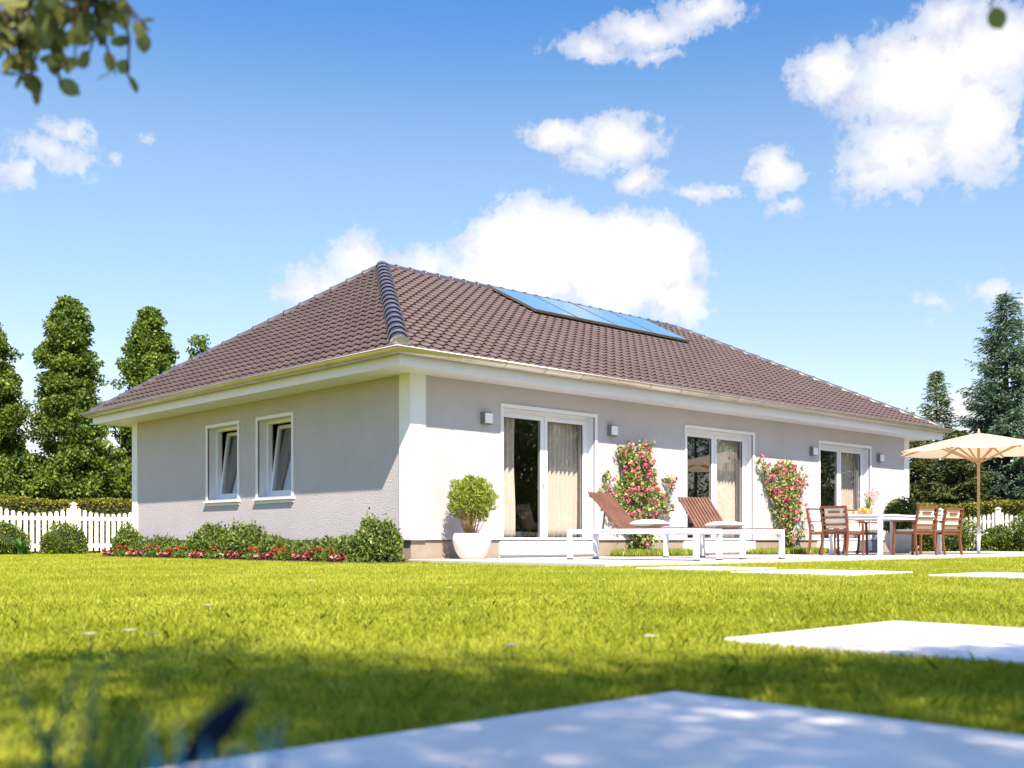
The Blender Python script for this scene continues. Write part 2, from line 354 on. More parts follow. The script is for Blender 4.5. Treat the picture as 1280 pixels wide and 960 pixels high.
def grass_field():
    def patch(x, y):
        return (np.sin(x*1.3+2*np.sin(y*.9))+np.sin(y*2.1+1.7*np.sin(x*1.1+1))+np.sin((x+y)*3.3)+np.sin((x-y)*5.1+np.sin(y*4)))/4
    n1, n2 = 240000, 900000
    r = np.concatenate([.55+(3.0-.55)*np.sqrt(rng.random(n1)), (3.0**.5+(36**.5-3.0**.5)*rng.random(n2))**2])
    a = YAW+rng.uniform(-.72,.72,len(r))
    x = CAM[0]+r*np.cos(a); y = CAM[1]+r*np.sin(a)
    keep = ~((x>-.10)&(x<18.7)&(y>-3.99)&(y<.1)) & ~((x>-.02)&(x<15.3)&(y>-.2)&(y<9.7)) & ~((x>-1.15)&(x<0)&(y>-.58)&(y<9.45))
    for (x0,y0,x1,y1), _ in SLABS: keep &= ~((x>x0-.006)&(x<x1+.006)&(y>y0-.006)&(y<y1+.006))
    x, y, r = x[keep], y[keep], r[keep]; n = len(x)
    p = patch(x, y); ph = patch(x*4+3, y*4)
    h = (.017+.015*rng.random(n)+.004*ph)*np.where(rng.random(n)<.02, 1.7, 1); w = .0017*(1+r*.24)*(.7+.6*rng.random(n))
    h *= 1+np.clip(r-12,0,20)*.015
    th = rng.random(n)*2*math.pi; ln = h*rng.uniform(.1,.9,n)
    dx, dy = np.cos(th)*ln, np.sin(th)*ln
    ph2 = rng.random(n)*math.pi; sx, sy = np.cos(ph2)*w/2, np.sin(ph2)*w/2
    z0 = np.full(n, LAWN-.002)
    A = np.stack([x-sx, y-sy, z0],1); B = np.stack([x+sx, y+sy, z0],1); Dd = np.stack([x+dx, y+dy, z0+h],1)
    Cc = np.stack([x+dx*.35+sx*.8, y+dy*.35+sy*.8, z0+h*.62],1); Ee = np.stack([x+dx*.35-sx*.8, y+dy*.35-sy*.8, z0+h*.62],1)
    rnd = np.clip(.45+.20*p+.12*ph+rng.normal(0,.19,n),0,1)
    nr_ = r < 6.5
    V = np.stack([A,B,Cc,Dd,Ee],1)[nr_].reshape(-1,3)
    o = np_mesh('grass', V, 5, M['blade'], rnd=rnd[nr_]); tag(o, 'short sunlit grass blades of the near lawn', 'grass', kind='stuff')
    V = np.stack([A,B,Dd],1)[~nr_].reshape(-1,3)
    o = np_mesh('grass', V, 3, M['blade'], rnd=rnd[~nr_]); tag(o, 'short sunlit grass blades of the far lawn', 'grass', kind='stuff')
grass_field()
def strip_grass():
    P=[];
    for x0, x1 in ((4.25,6.45),(8.35,11.1)):
        n = 2600; P.append(np.stack([rng.uniform(x0,x1,n), rng.uniform(-.62,-.06,n), np.full(n,.04)],1))
    P = np.concatenate(P); D = rng.normal(0,.35,(len(P),3)); D[:,2] = 1
    P[:,2] += .02
    o = leaves('tall_grass', P, D, rng.uniform(.08,.20,len(P)), .10, M['leaf_bright'], rnd=rng.random(len(P)))
    tag(o, 'bright grass tufts growing along the foot of the front wall', 'grass', kind='stuff')
strip_grass()

# ------------------------------------------------------------------ house
W, D, ZS = 15.247, 9.635, 2.75
OX, OY = .636, .573
house = empty('house', (0,0,0), 'white single-storey bungalow with brown tiled hip roof and solar panels', 'house')
DOORS = [(1.798,4.073),(6.512,8.788),(11.189,13.456)]
WINS = [(5.078,6.347),(3.227,4.479)]   # along Y on the side wall
TR = .06
def wall_holes(mb, L, z0, z1, holes, depth, T):
    """front wall skin in (u,z) with holes; T maps (u,depth,z) to world"""
    us = sorted({0, L, *[h[0] for h in holes], *[h[1] for h in holes]}); zs = sorted({z0, z1, *[h[2] for h in holes], *[h[3] for h in holes]})
    for i in range(len(us)-1):
        for j in range(len(zs)-1):
            uc, zc = (us[i]+us[i+1])/2, (zs[j]+zs[j+1])/2
            if any(h[0]<uc<h[1] and h[2]<zc<h[3] for h in holes): continue
            for dd in (0, depth): mb.quad(T(us[i],dd,zs[j]),T(us[i+1],dd,zs[j]),T(us[i+1],dd,zs[j+1]),T(us[i],dd,zs[j+1]))
    for a,b_,c,d_ in holes:
        mb.quad(T(a,0,c),T(a,depth,c),T(a,depth,d_),T(a,0,d_)); mb.quad(T(b_,0,c),T(b_,depth,c),T(b_,depth,d_),T(b_,0,d_))
        mb.quad(T(a,0,c),T(b_,0,c),T(b_,depth,c),T(a,depth,c)); mb.quad(T(a,0,d_),T(b_,0,d_),T(b_,depth,d_),T(a,depth,d_))
wl = MB(); PT = .285
TF = lambda u,d_,z: (u,d_,z); TL = lambda u,d_,z: (d_,u,z)
wall_holes(wl, W, PT, ZS+.1, [(a+TR,b_-TR,PT,2.41) for a,b_ in DOORS], .30, TF)
wall_holes(wl, D, PT, ZS+.1, [(a+TR,b_-TR,1.045,2.41) for a,b_ in WINS], .30, TL)
wl.quad((W,0,PT),(W,D,PT),(W,D,ZS+.1),(W,0,ZS+.1)); wl.quad((0,D,PT),(W,D,PT),(W,D,ZS+.1),(0,D,ZS+.1))
wl.quad((W-.3,.3,0),(W-.3,D-.3,0),(W-.3,D-.3,ZS+.1),(W-.3,.3,ZS+.1)); wl.quad((.3,D-.3,0),(W-.3,D-.3,0),(W-.3,D-.3,ZS+.1),(.3,D-.3,ZS+.1))
# underside lip over the plinth
wl.quad((0,0,PT),(W,0,PT),(W,.05,PT),(0,.05,PT)); wl.quad((0,0,PT),(.05,0,PT),(.05,D,PT),(0,D,PT))
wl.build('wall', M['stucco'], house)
p = MB()
xs = [0.035]+[v for a,b_ in DOORS for v in (a+.02,b_-.02)]+[W-.035]
for i in range(0,len(xs),2): p.box(xs[i],.035,LAWN-.1,xs[i+1],.29,PT-.012)
p.box(.035,.292,LAWN-.1,.29,D-.035,PT-.012); p.box(W-.3,.292,LAWN-.1,W-.035,D-.035,PT-.012); p.box(.292,D-.3,LAWN-.1,W-.302,D-.035,PT-.012)
p.build('plinth', M['plinth'], house)
for (x0,y0,x1,y1) in ((-.02,-.02,.278,.259),(W-.22,-.02,W+.02,.26),(-.02,D-.24,.26,D+.02),(W-.22,D-.24,W+.02,D+.02)):
    q = MB()
    q.box(x0,y0,PT-.004,x1,y1,ZS+.05)
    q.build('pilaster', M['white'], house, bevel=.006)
# interior room
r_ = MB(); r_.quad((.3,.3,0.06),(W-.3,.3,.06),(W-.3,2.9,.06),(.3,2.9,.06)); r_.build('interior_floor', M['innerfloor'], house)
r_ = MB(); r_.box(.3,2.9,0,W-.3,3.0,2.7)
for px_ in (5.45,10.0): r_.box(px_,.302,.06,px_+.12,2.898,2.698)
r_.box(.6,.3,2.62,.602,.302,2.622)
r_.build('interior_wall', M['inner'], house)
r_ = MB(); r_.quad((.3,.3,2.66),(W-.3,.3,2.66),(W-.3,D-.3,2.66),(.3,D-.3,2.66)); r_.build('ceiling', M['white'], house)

def sweep_rect(prof, bx0, by0, bx1, by1, smooth=False, mb=None):
    """sweep profile [(offset outward, z)] round a rectangle with mitred corners"""
    mb = mb or MB(); n = len(mb.v)
    for o_, z in prof:
        mb.v += [(bx0-o_,by0-o_,z),(bx1+o_,by0-o_,z),(bx1+o_,by1+o_,z),(bx0-o_,by1+o_,z)]
    for i in range(len(prof)-1):
        for j in range(4):
            mb.f.append((n+i*4+j, n+i*4+(j+1)%4, n+(i+1)*4+(j+1)%4, n+(i+1)*4+j)); mb.smooth.append(smooth)
    return mb
FX0, FY0, FX1, FY1 = -OX, -OY, W+OX, D+OY
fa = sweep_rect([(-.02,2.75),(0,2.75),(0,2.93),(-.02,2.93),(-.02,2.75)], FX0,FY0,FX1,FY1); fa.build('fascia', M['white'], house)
sf = MB(); prof = []; nb = 5; wd = OX-.02
for k in range(nb):
    a = -.02-wd*k/nb; b2 = -.02-wd*(k+1)/nb
    prof += [(a,2.762),(b2+.008,2.762),(b2+.008,2.772),(b2,2.772)]
prof.append((-OX-.03,2.762))
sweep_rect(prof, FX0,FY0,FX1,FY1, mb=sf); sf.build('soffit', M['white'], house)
gp = []; gr_, gc, gz = .082, .092, 2.975
for k in range(13):
    t_ = math.pi+math.pi*k/12; gp.append((gc+gr_*math.cos(t_), gz+gr_*math.sin(t_)))
bead = [(gc+gr_+.010+.011*math.cos(t_), gz+.004+.011*math.sin(t_)) for t_ in [math.pi+.3-2*math.pi*k/8 for k in range(9)]]
gi = [(gc+(gr_-.004)*math.cos(t_), gz+(gr_-.004)*math.sin(t_)) for t_ in [2*math.pi-math.pi*k/12 for k in range(13)]]
gut = sweep_rect(gp+bead+gi, FX0,FY0,FX1,FY1, smooth=True)
# joints: slightly fatter rings every few metres, and straps
def ring(mb, pos, axis, r1, w_):
    for k in range(12):
        t0 = math.pi+math.pi*k/12; t1 = math.pi+math.pi*(k+1)/12
        P4 = []
        for tt, ww in ((t0,-w_/2),(t1,-w_/2),(t1,w_/2),(t0,w_/2)):
            o_, z = gc+r1*math.cos(tt), gz+r1*math.sin(tt)
            P4.append((pos+ww, FY0-o_, z) if axis=='x' else (FX0-o_, pos+ww, z))
        mb.quad(*P4)
x_ = .4
while x_ < FX1: ring(gut, x_, 'x', gr_+.004, .028); x_ += .85
y_ = .2
while y_ < FY1: ring(gut, y_, 'y', gr_+.004, .028); y_ += .85
gut.build('gutter', M['zinc'], house)

# roof ---------------------------------------------------------------
EX0, EY0, EX1, EY1 = FX0-.035, FY0-.035, FX1+.035, FY1+.035; EZ = 2.985
RZ = 5.74; YM = (EY0+EY1)/2; RX0, RX1 = 3.0, 12.3
roof = None
def slope(mb, A, B, RA, RB):
    """tiled slope: eave A->B, ridge RA->RB (RA may equal RB)"""
    A, B, RA, RB = [np.array(v, float) for v in (A,B,RA,RB)]
    U = (B-A)/np.linalg.norm(B-A); L = np.linalg.norm(B-A)
    V = (RA-A)-U*((RA-A)@U); H = np.linalg.norm(V); V /= H; Nn = np.cross(U, V)
    ua, ub = (RA-A)@U, (RB-A)@U
    nc = round(H/.222); gz_ = H/nc; per = .222; ns = 8
    us0 = np.arange(-1, L+1, per/ns)
    def prof(u):
        t_ = (u/per) % 1.0
        # S-shaped pan tile: broad flat pan, round roll
        return np.where(t_ < .42, (.027*np.sin(np.pi*t_/.42)), -.004*np.sin(np.pi*(t_-.42)/.58))
    for c in range(nc):
        for (v0, v1, n0, n1) in ((c*gz_-.03, (c+1)*gz_, .034, .000),):
            rows = []
            for vv, nn in ((v0+.045,n0-.040),(v0,n0-.011),(v0,n0),(v1+.02,n1)):
                f = min(max(vv/H,0),1); lo, hi = ua*f, L+(ub-L)*f
                u = np.clip(us0, lo, hi)
                rows.append(A+np.outer(u,U)+V*vv+np.outer(prof(u)+nn, Nn))
            n_ = len(mb.v); m_ = len(us0)
            for rw in rows: mb.v += [tuple(x) for x in rw]
            f0 = min(max(v0/H,0),1); f1 = min(max(v1/H,0),1)
            for i in range(m_-1):
                if us0[i+1] <= min(ua*f0,ua*f1) or us0[i] >= max(L+(ub-L)*f0, L+(ub-L)*f1): continue
                for q in range(3):
                    mb.f.append((n_+q*m_+i,n_+q*m_+i+1,n_+(q+1)*m_+i+1,n_+(q+1)*m_+i)); mb.smooth.append(q==2)
e = [(EX0,EY0,EZ),(EX1,EY0,EZ),(EX1,EY1,EZ),(EX0,EY1,EZ)]; ra, rb = (RX0,YM,RZ), (RX1,YM,RZ)
rf = MB()
slope(rf, e[0], e[1], ra, rb); slope(rf, e[1], e[2], rb, rb); slope(rf, e[2], e[3], rb, ra); slope(rf, e[3], e[0], ra, ra)
# underlay closing the roof from below
for P_ in ((e[0],e[1],rb,ra),(e[1],e[2],rb),(e[2],e[3],ra,rb),(e[3],e[0],ra)):
    rf.quad(*[(x,y,z-.05) for x,y,z in P_])
roof = rf.build('roof', M['tile'], house)
def ridge_caps(a, b, step=.36, r0=.094, r1=.100, lift=.018, m='ridge'):
    a = np.array(a,float); b = np.array(b,float); Ld = np.linalg.norm(b-a); d_ = (b-a)/Ld
    sd = np.cross(d_, (0,0,1)); sd /= np.linalg.norm(sd); up = np.cross(sd, d_)
    mb = MB(); n_ = int(round(Ld/step)); st = Ld/n_; K = 14
    for i in range(n_):
        s0, s1 = i*st-.035, (i+1)*st+.02
        n0 = len(mb.v)
        for s_, rr, lf in ((s0,r1-.014,lift+.004),(s0,r1,lift+.014),(s0+.03,r1,lift+.014),(s0+.045,r1-.010,lift+.010),(s1,r0,lift-.006)):
            for k in range(K+1):
                t_ = -.25+(math.pi+.5)*k/K
                mb.v.append(tuple(a+d_*s_+sd*rr*math.cos(t_)+up*(rr*.92*math.sin(t_)+lf-.02)))
        for j in range(4):
            for k in range(K):
                mb.f.append((n0+j*(K+1)+k,n0+j*(K+1)+k+1,n0+(j+1)*(K+1)+k+1,n0+(j+1)*(K+1)+k)); mb.smooth.append(j>0)
        if i == 0:   # closed rounded starter
            c_ = a+d_*(s0-.05)+up*(lift-.02); ci = len(mb.v); mb.v.append(tuple(c_))
            for k in range(K): mb.f.append((ci, n0+k+1, n0+k)); mb.smooth.append(True)
    return mb.build('ridge_cap', M[m], roof)
ridge_caps((EX0+.06,EY0+.06,EZ+.03), ra, r0=.120, r1=.150, lift=.035, m='sky_sheen'); ridge_caps((EX1-.06,EY0+.06,EZ+.03), rb)
ridge_caps((EX1-.06,EY1-.06,EZ+.03), rb); ridge_caps((EX0+.06,EY1-.06,EZ+.03), ra); ridge_caps(ra, rb)

# solar panels on the front slope (slope direction in the YZ plane)
sv = np.array((0, YM-EY0, RZ-EZ)); sv /= np.linalg.norm(sv); sn = np.array((0,-sv[2],sv[1]))
def onroof(x, y, lift): # point above the front slope at plan position (x,y)
    z = EZ+(y-EY0)*(RZ-EZ)/(YM-EY0); return np.array((x,y,z))+sn*lift
def panel_prism(mb, x0, x1, y0, y1, l0, l1):
    a = [onroof(x,y,l) for l in (l0,l1) for x,y in ((x0,y0),(x1,y0),(x1,y1),(x0,y1))]
    n_ = len(mb.v); mb.v += [tuple(q_) for q_ in a]
    for f in ((0,3,2,1),(4,5,6,7),(0,1,5,4),(1,2,6,5),(2,3,7,6),(3,0,4,7)): mb.f.append(tuple(n_+i for i in f)); mb.smooth.append(False)
PX = [5.62,6.89,8.16,9.43,10.70]; PY0, PY1 = 3.15, 4.62
for i in range(4):
    s = MB(); x0, x1 = PX[i]+.004, PX[i+1]-.004
    for a in ((x0,x1,PY0,PY0+.035),(x0,x1,PY1-.035,PY1),(x0,x0+.02,PY0+.035,PY1-.035),(x1-.02,x1,PY0+.035,PY1-.035)):
        panel_prism(s, *a, .075, .125)
    for yy in (PY0+.3, PY1-.3): panel_prism(s, x0+.01, x1-.01, yy, yy+.04, .03, .074)
    sp_ = s.build('solar_panel', M['solarframe'], house)
    s2 = MB(); panel_prism(s2, x0+.02, x1-.02, PY0+.035, PY1-.035, .09, .119); s2.build('pane', M['solar'], sp_)

# balcony doors --------------------------------------------------------
def frame4(mb, x0, x1, z0, z1, w_, y0, y1, T=TF):
    def bx(a,b_,c,d_):
        P0 = T(a,y0,c); P1 = T(b_,y1,d_)
        mb.box(min(P0[0],P1[0]),min(P0[1],P1[1]),min(P0[2],P1[2]),max(P0[0],P1[0]),max(P0[1],P1[1]),max(P0[2],P1[2]))
    bx(x0,x0+w_,z0,z1); bx(x1-w_,x1,z0,z1); bx(x0+w_,x1-w_,z1-w_,z1); bx(x0+w_,x1-w_,z0,z0+w_)
    return mb
for a, b_ in DOORS:
    x0, x1, zt = a+TR, b_-TR, 2.41
    f = MB(); frame4(f, x0+.001, x1-.001, .20, zt-.001, .055, .16, .24)
    xm = (x0+x1)/2; f.box(xm-.012,.165,.256,xm+.012,.235,zt-.056)
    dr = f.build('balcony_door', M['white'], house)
    for s0, s1 in ((x0+.057, xm-.013),(xm+.013, x1-.057)):
        lf = MB(); frame4(lf, s0, s1, .258, zt-.058, .068, .15, .215); leaf = lf.build('door_leaf', M['white'], dr, bevel=.004)
        g_ = MB(); g_.box(s0+.068,.178,.326,s1-.068,.184,zt-.126); g_.build('pane', M['glass'], dr)
        gs = MB()   # dark gasket round the pane
        frame4(gs, s0+.066, s1-.066, .324, zt-.124, .010, .172, .190); gs.build('gasket', M['dark'], dr)
    th = MB(); th.box(x0-.055,-.035,.045,x1+.055,.158,.262); th.box(x0-.05,.02,0.002,x1+.05,.15,.044)
    th.build('threshold', M['white'], dr, bevel=.005)
    tr = MB(); tr.box(a,-.022,PT,a+TR,.02,2.47); tr.box(b_-TR,-.022,PT,b_,.02,2.47); tr.box(a+TR,-.022,2.41,b_-TR,.02,2.47)
    tr.box(a+TR,.0205,PT,a+TR+.004,.16,2.406); tr.box(b_-TR-.004,.0205,PT,b_-TR,.16,2.406); tr.box(a+TR,.0205,2.406,b_-TR,.16,2.41)
    tr.build('surround', M['white'], dr)
    hd = MB(); hd.tube([(xm-.05,.15,1.25),(xm-.05,.11,1.25),(xm-.05,.11,1.13)],.009); hd.build('handle', M['steel'], dr)
for wi, (a, b_) in enumerate(WINS):
    y0, y1, zb, zt = a+TR, b_-TR, 1.045, 2.41
    f = MB(); frame4(f, y0+.001, y1-.001, zb+.001, zt-.001, .055, .17, .25, TL)
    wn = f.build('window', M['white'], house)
    # sash tilted inwards at the top
    zz0, zz1 = zb+.058, zt-.058; yy0, yy1 = y0+.057, y1-.057; ang = R(7.5)
    def rot(mb):
        ca, sa = math.cos(ang), math.sin(ang)
        mb.v = [(.20+(x-.20)*ca+(z-zz0)*sa, y, zz0+(z-zz0)*ca-(x-.20)*sa) for x,y,z in mb.v]; return mb
    s = MB(); frame4(s, yy0, yy1, zz0, zz1, .06, .20, .26, TL); rot(s).build('sash', M['white'], wn)
    s = MB(); s.box(.225,yy0+.058,zz0+.058,.231,yy1-.058,zz1-.058); rot(s).build('pane', M['wglass'], wn)
    s = MB(); s.box(-.07,a-.03,.985,.17,b_+.03,1.012); s.box(-.02,a,.93,-.002,b_,.984)
    s.build('sill', M['white'], wn, bevel=.004)
    tr = MB(); tr.box(-.022,a,1.012,.02,a+TR,2.47); tr.box(-.022,b_-TR,1.012,.02,b_,2.47); tr.box(-.022,a+TR,2.41,.02,b_-TR,2.47)
    tr.box(.0205,a+TR,1.047,.17,a+TR+.004,2.406); tr.box(.0205,b_-TR-.004,1.047,.17,b_-TR,2.406); tr.box(.0205,a+TR,2.406,.17,b_-TR,2.41)
    tr.build('surround', M['white'], wn)

def curtain(name, T, u0, u1, z0, z1, lab, grp, m, amp=.035, per=.11, taper=0.0, depth=.42, t0=0.0):
    mb = MB(); n_ = max(24,int((u1-u0)/per*10)); rows = 12; idx = len(mb.v)
    for j in range(rows+1):
        z = z1+(z0-z1)*j/rows
        for i in range(n_+1):
            s = i/n_; hi = u1+(taper*(j/rows)); lo = u0+t0*(j/rows); u = lo+(hi-lo)*s
            mb.v.append(T(u, depth+amp*math.sin(2*math.pi*(u1-u0)*s/per+.6*math.sin(j*.5+s*9)), z))
    for j in range(rows):
        for i in range(n_):
            k = idx+j*(n_+1)+i; mb.f.append((k,k+1,k+n_+2,k+n_+1)); mb.smooth.append(True)
    o = mb.build(name, m); tag(o, lab, 'curtain', grp); so_ = o.modifiers.new('s','SOLIDIFY'); so_.thickness = .004
    return o
names = ['front terrace door nearest the corner','middle terrace door behind the loungers','far terrace door behind the dining set']
for (a,b_), nm, lw, rw in zip(DOORS, names, (.60,.34,.34), (.86,.80,.78)):
    curtain('curtain', TF, a+.12, a+.12+lw, .30, 2.45, 'narrow cream curtain at the left of the '+nm, 'cream door curtains', M['curtain'])
    curtain('curtain', TF, b_+.02-rw, b_+.04, .30, 2.45, 'wide cream curtain at the right of the '+nm, 'cream door curtains', M['curtain'])
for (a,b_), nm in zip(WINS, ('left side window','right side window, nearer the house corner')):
    curtain('curtain', TL, a+.12, b_+.05, .95, 2.5, 'dark taupe curtain, edge slanted along the imitated sky reflection, behind the '+nm, 'taupe window curtains', M['taupe'], depth=.48, per=.16, t0=.50)  # real curtain, its edge slanted to outline the imitated sky reflection
    curtain('curtain', TL, a-.1, b_+.05, .95, 2.5, 'added pale sheet imitating the sky reflection behind the '+nm, 'added sheets imitating sky reflection', M['sky_reflection'], depth=.56, per=.09, amp=.015)  # added sheet, the panes' sky reflection put into its colour

# wicker discs on the back wall of the room
def disc(x, z, r_d, lab):
    mb = MB(); pf = [(r_d,0),(r_d*1.0,.03),(r_d*.9,.05),(r_d*.62,.045),(r_d*.58,.02),(r_d*.30,.015),(r_d*.28,.04),(0.001,.045)]
    mb.lathe(pf, 28); o = mb.build('wicker_disc', M['wicker']); o.location = (x,2.895,z); o.rotation_euler = (R(90),0,0)
    tag(o, lab, 'wall decoration', 'round wicker discs on the room wall')
disc(5.10,2.24,.17,'smaller wicker disc highest and rightmost on the wall behind the corner door')
disc(4.75,2.06,.16,'smaller wicker disc on the left edge of the trio behind the corner door')
disc(5.02,1.62,.27,'largest wicker disc, lowest of the trio behind the corner door')
def shell_chair(lab, loc, rz):
    t_ = empty('shell_chair', loc, lab, 'chair', 'pale shell chairs inside the house', rz)
    mb = MB(); n_ = 10; m_ = 8; k0 = 0
    for i in range(n_+1):
        s = i/n_
        if s < .5: x = .24-.44*(s/.5); z = .45-.03*math.sin(math.pi*s/.5)
        else: q_ = (s-.5)/.5; x = -.20-.12*q_; z = .45+.42*q_
        for j in range(m_+1):
            y = (j/m_-.5); wd_ = .50*(1-.25*max(0,s-.7)); mb.v.append((x+.10*(2*y)**2*(1 if s>.4 else .3), y*wd_, z+.10*(2*y)**2*(1 if s<.6 else .2)))
    for i in range(n_):
        for j in range(m_):
            k = i*(m_+1)+j; mb.f.append((k,k+1,k+m_+2,k+m_+1)); mb.smooth.append(True)
    o = mb.build('seat', M['shell'], t_); s_ = o.modifiers.new('s','SOLIDIFY'); s_.thickness = .012
    for sx, sy in ((1,1),(1,-1),(-1,1),(-1,-1)):
        l = MB(); l.tube([(sx*.08,sy*.06,.43),(sx*.24,sy*.22,0)], [.014,.010]); l.build('leg', M['ash'], t_)
    return t_
c1 = shell_chair('pale shell chair seen through the left pane of the corner door', (4.05,1.55,.06), R(-15))
dup(c1, (4.85,1.35,.06), R(160), 'pale shell chair seen beside the right curtain of the corner door')

# wall lamps
for x_, z_, lab in ((1.47,2.2,'square wall lamp at the left of the corner door, above the white pot'),(4.43,2.21,'square wall lamp above the first climbing rose'),(10.93,2.21,'square wall lamp between second climbing rose and far door'),(13.81,2.21,'square wall lamp farthest right, beside the parasol tip')):
    t_ = empty('wall_lamp', (x_,-.001,z_), lab, 'wall lamp', 'square lamps on the front wall')
    mb = MB(); mb.box(-.085,-.03,-.095,.085,0,.095); mb.box(-.085,-.085,-.095,.085,-.03,-.08); mb.box(-.085,-.085,.08,.085,-.03,.095); mb.box(-.085,-.085,-.08,-.07,-.03,.08); mb.build('lamp_body', M['lampmetal'], t_)
    mb = MB(); mb.box(-.069,-.105,-.079,.083,-.032,.079); mb.build('lamp_shade', M['lampglass'], t_, bevel=.006)

# ------------------------------------------------------------------ furniture
def lounger(loc, rz, lab, width=.72):
    """long axis +X, head end at x=0, near rail y=0, far rail y=width"""
    t_ = empty('sun_lounger', loc, lab, 'sun lounger', 'sun loungers on the terrace', rz)
    L = 2.02; w_ = width; zt = .44; zb = .372
    f = MB(); f.box(-.035,-.03,zb,L+.035,.03,zt); f.box(-.035,w_-.03,zb,L+.035,w_+.03,zt)
    f.box(-.035,.0305,zb,.025,w_-.0305,zt-.002); f.box(L-.025,.0305,zb,L+.035,w_-.0305,zt-.002); f.box(.98,.0305,zb,1.02,w_-.0305,zb+.03)
    f.build('frame', M['white'], t_, bevel=.006)
    for x in (0, L):
        for y in (0, w_):
            l = MB(); l.box(x-.035,y-.032,.02,x+.035,y+.032,zb-.001); lg = l.build('leg', M['white'], t_, bevel=.005)
            l = MB(); l.box(x-.037,y-.034,0.001,x+.037,y+.034,.02); l.build('foot_cap', M['dark'], lg)
    for bx_ in (.14,.55,.70,.83):
        bt = MB(); bt.tube([(bx_,-.031,zt-.035),(bx_,-.036,zt-.035)], .009); bt.build('bolt', M['dark'], t_)
    piv = .80; n_ = 10; s = MB(); p_ = (w_-.09)/n_
    for k in range(n_):
        y0 = .045+k*p_; s.box(piv+.02,y0,zt-.002,L-.03,y0+p_*.62,zt+.018)
    for x in (piv+.15,1.3,1.8): s.box(x,.035,zt-.024,x+.04,w_-.035,zt-.003)
    s.build('seat_slats', M['slat'], t_)
    s = MB(); a_ = R(45); bl = .74; dx, dz = -math.cos(a_), math.sin(a_)
    for k in range(n_):
        y0 = .045+k*p_+p_*.31; s.bar((piv,y0,zt+.012),(piv+dx*bl,y0,zt+.012+dz*bl), p_*.62, .022, up=(math.sin(a_),0,math.cos(a_)))
    for q_ in (.08,.40,.68): s.bar((piv+dx*q_-.014,.05,zt-.004+dz*q_),(piv+dx*q_-.014,w_-.05,zt-.004+dz*q_), .04, .02, up=(math.sin(a_),0,math.cos(a_)))
    s.build('backrest', M['slat'], t_)
    for y in (.08,w_-.08):
        s = MB(); s.bar((piv-.26,y,zt+.24),(piv-.30,y,zb+.02),.02,.02); s.build('backrest_prop', M['dark'], t_)
    return t_, zt
def pillow(name, loc, rz, lx, ly, h, lab, cat, grp, m):
    mb = MB(); n_ = 16
    for side in (1,-1):
        k0 = len(mb.v)
        for i in range(n_+1):
            for j in range(n_+1):
                u, v = 2*i/n_-1, 2*j/n_-1; e_ = (max(0,1-abs(u)**2.6)*max(0,1-abs(v)**2.6))**.5
                pin = 1-.06*(1-abs(u)**2)*(abs(v)>.99)-.0
                mb.v.append((u*lx/2*(1-.05*(1-v*v)*0), v*ly/2*pin, h/2+side*h/2*e_))
        for i in range(n_):
            for j in range(n_):
                k = k0+i*(n_+1)+j; q_ = (k,k+1,k+n_+2,k+n_+1); mb.f.append(q_ if side<0 else q_[::-1]); mb.smooth.append(True)
    o = mb.build(name, m); o.location = loc; o.rotation_euler = (0,0,rz); tag(o, lab, cat, grp); return o

L1 = ((1.52,-1.82), R(-78.6)); L2 = ((4.05,-1.55), R(252.5))
l1, zt = lounger((*L1[0],0), L1[1], 'white sun lounger at the left, in front of the corner door, with backrest raised')
dup(l1, (*L2[0],0), L2[1], 'white sun lounger at the right, its slatted backrest standing before the middle door')
for (o_, rz), lb in ((L1,'white cushion lying on the left sun lounger, in front of the first climbing rose'),(L2,'white cushion lying on the right sun lounger')):
    c_, s_ = math.cos(rz), math.sin(rz); lx, ly = 1.13, .34
    pillow('cushion', (o_[0]+c_*lx-s_*ly, o_[1]+s_*lx+c_*ly, zt+.018), rz, .40, .52, .12, lb, 'cushion', 'cushions on the loungers', M['pillow'])

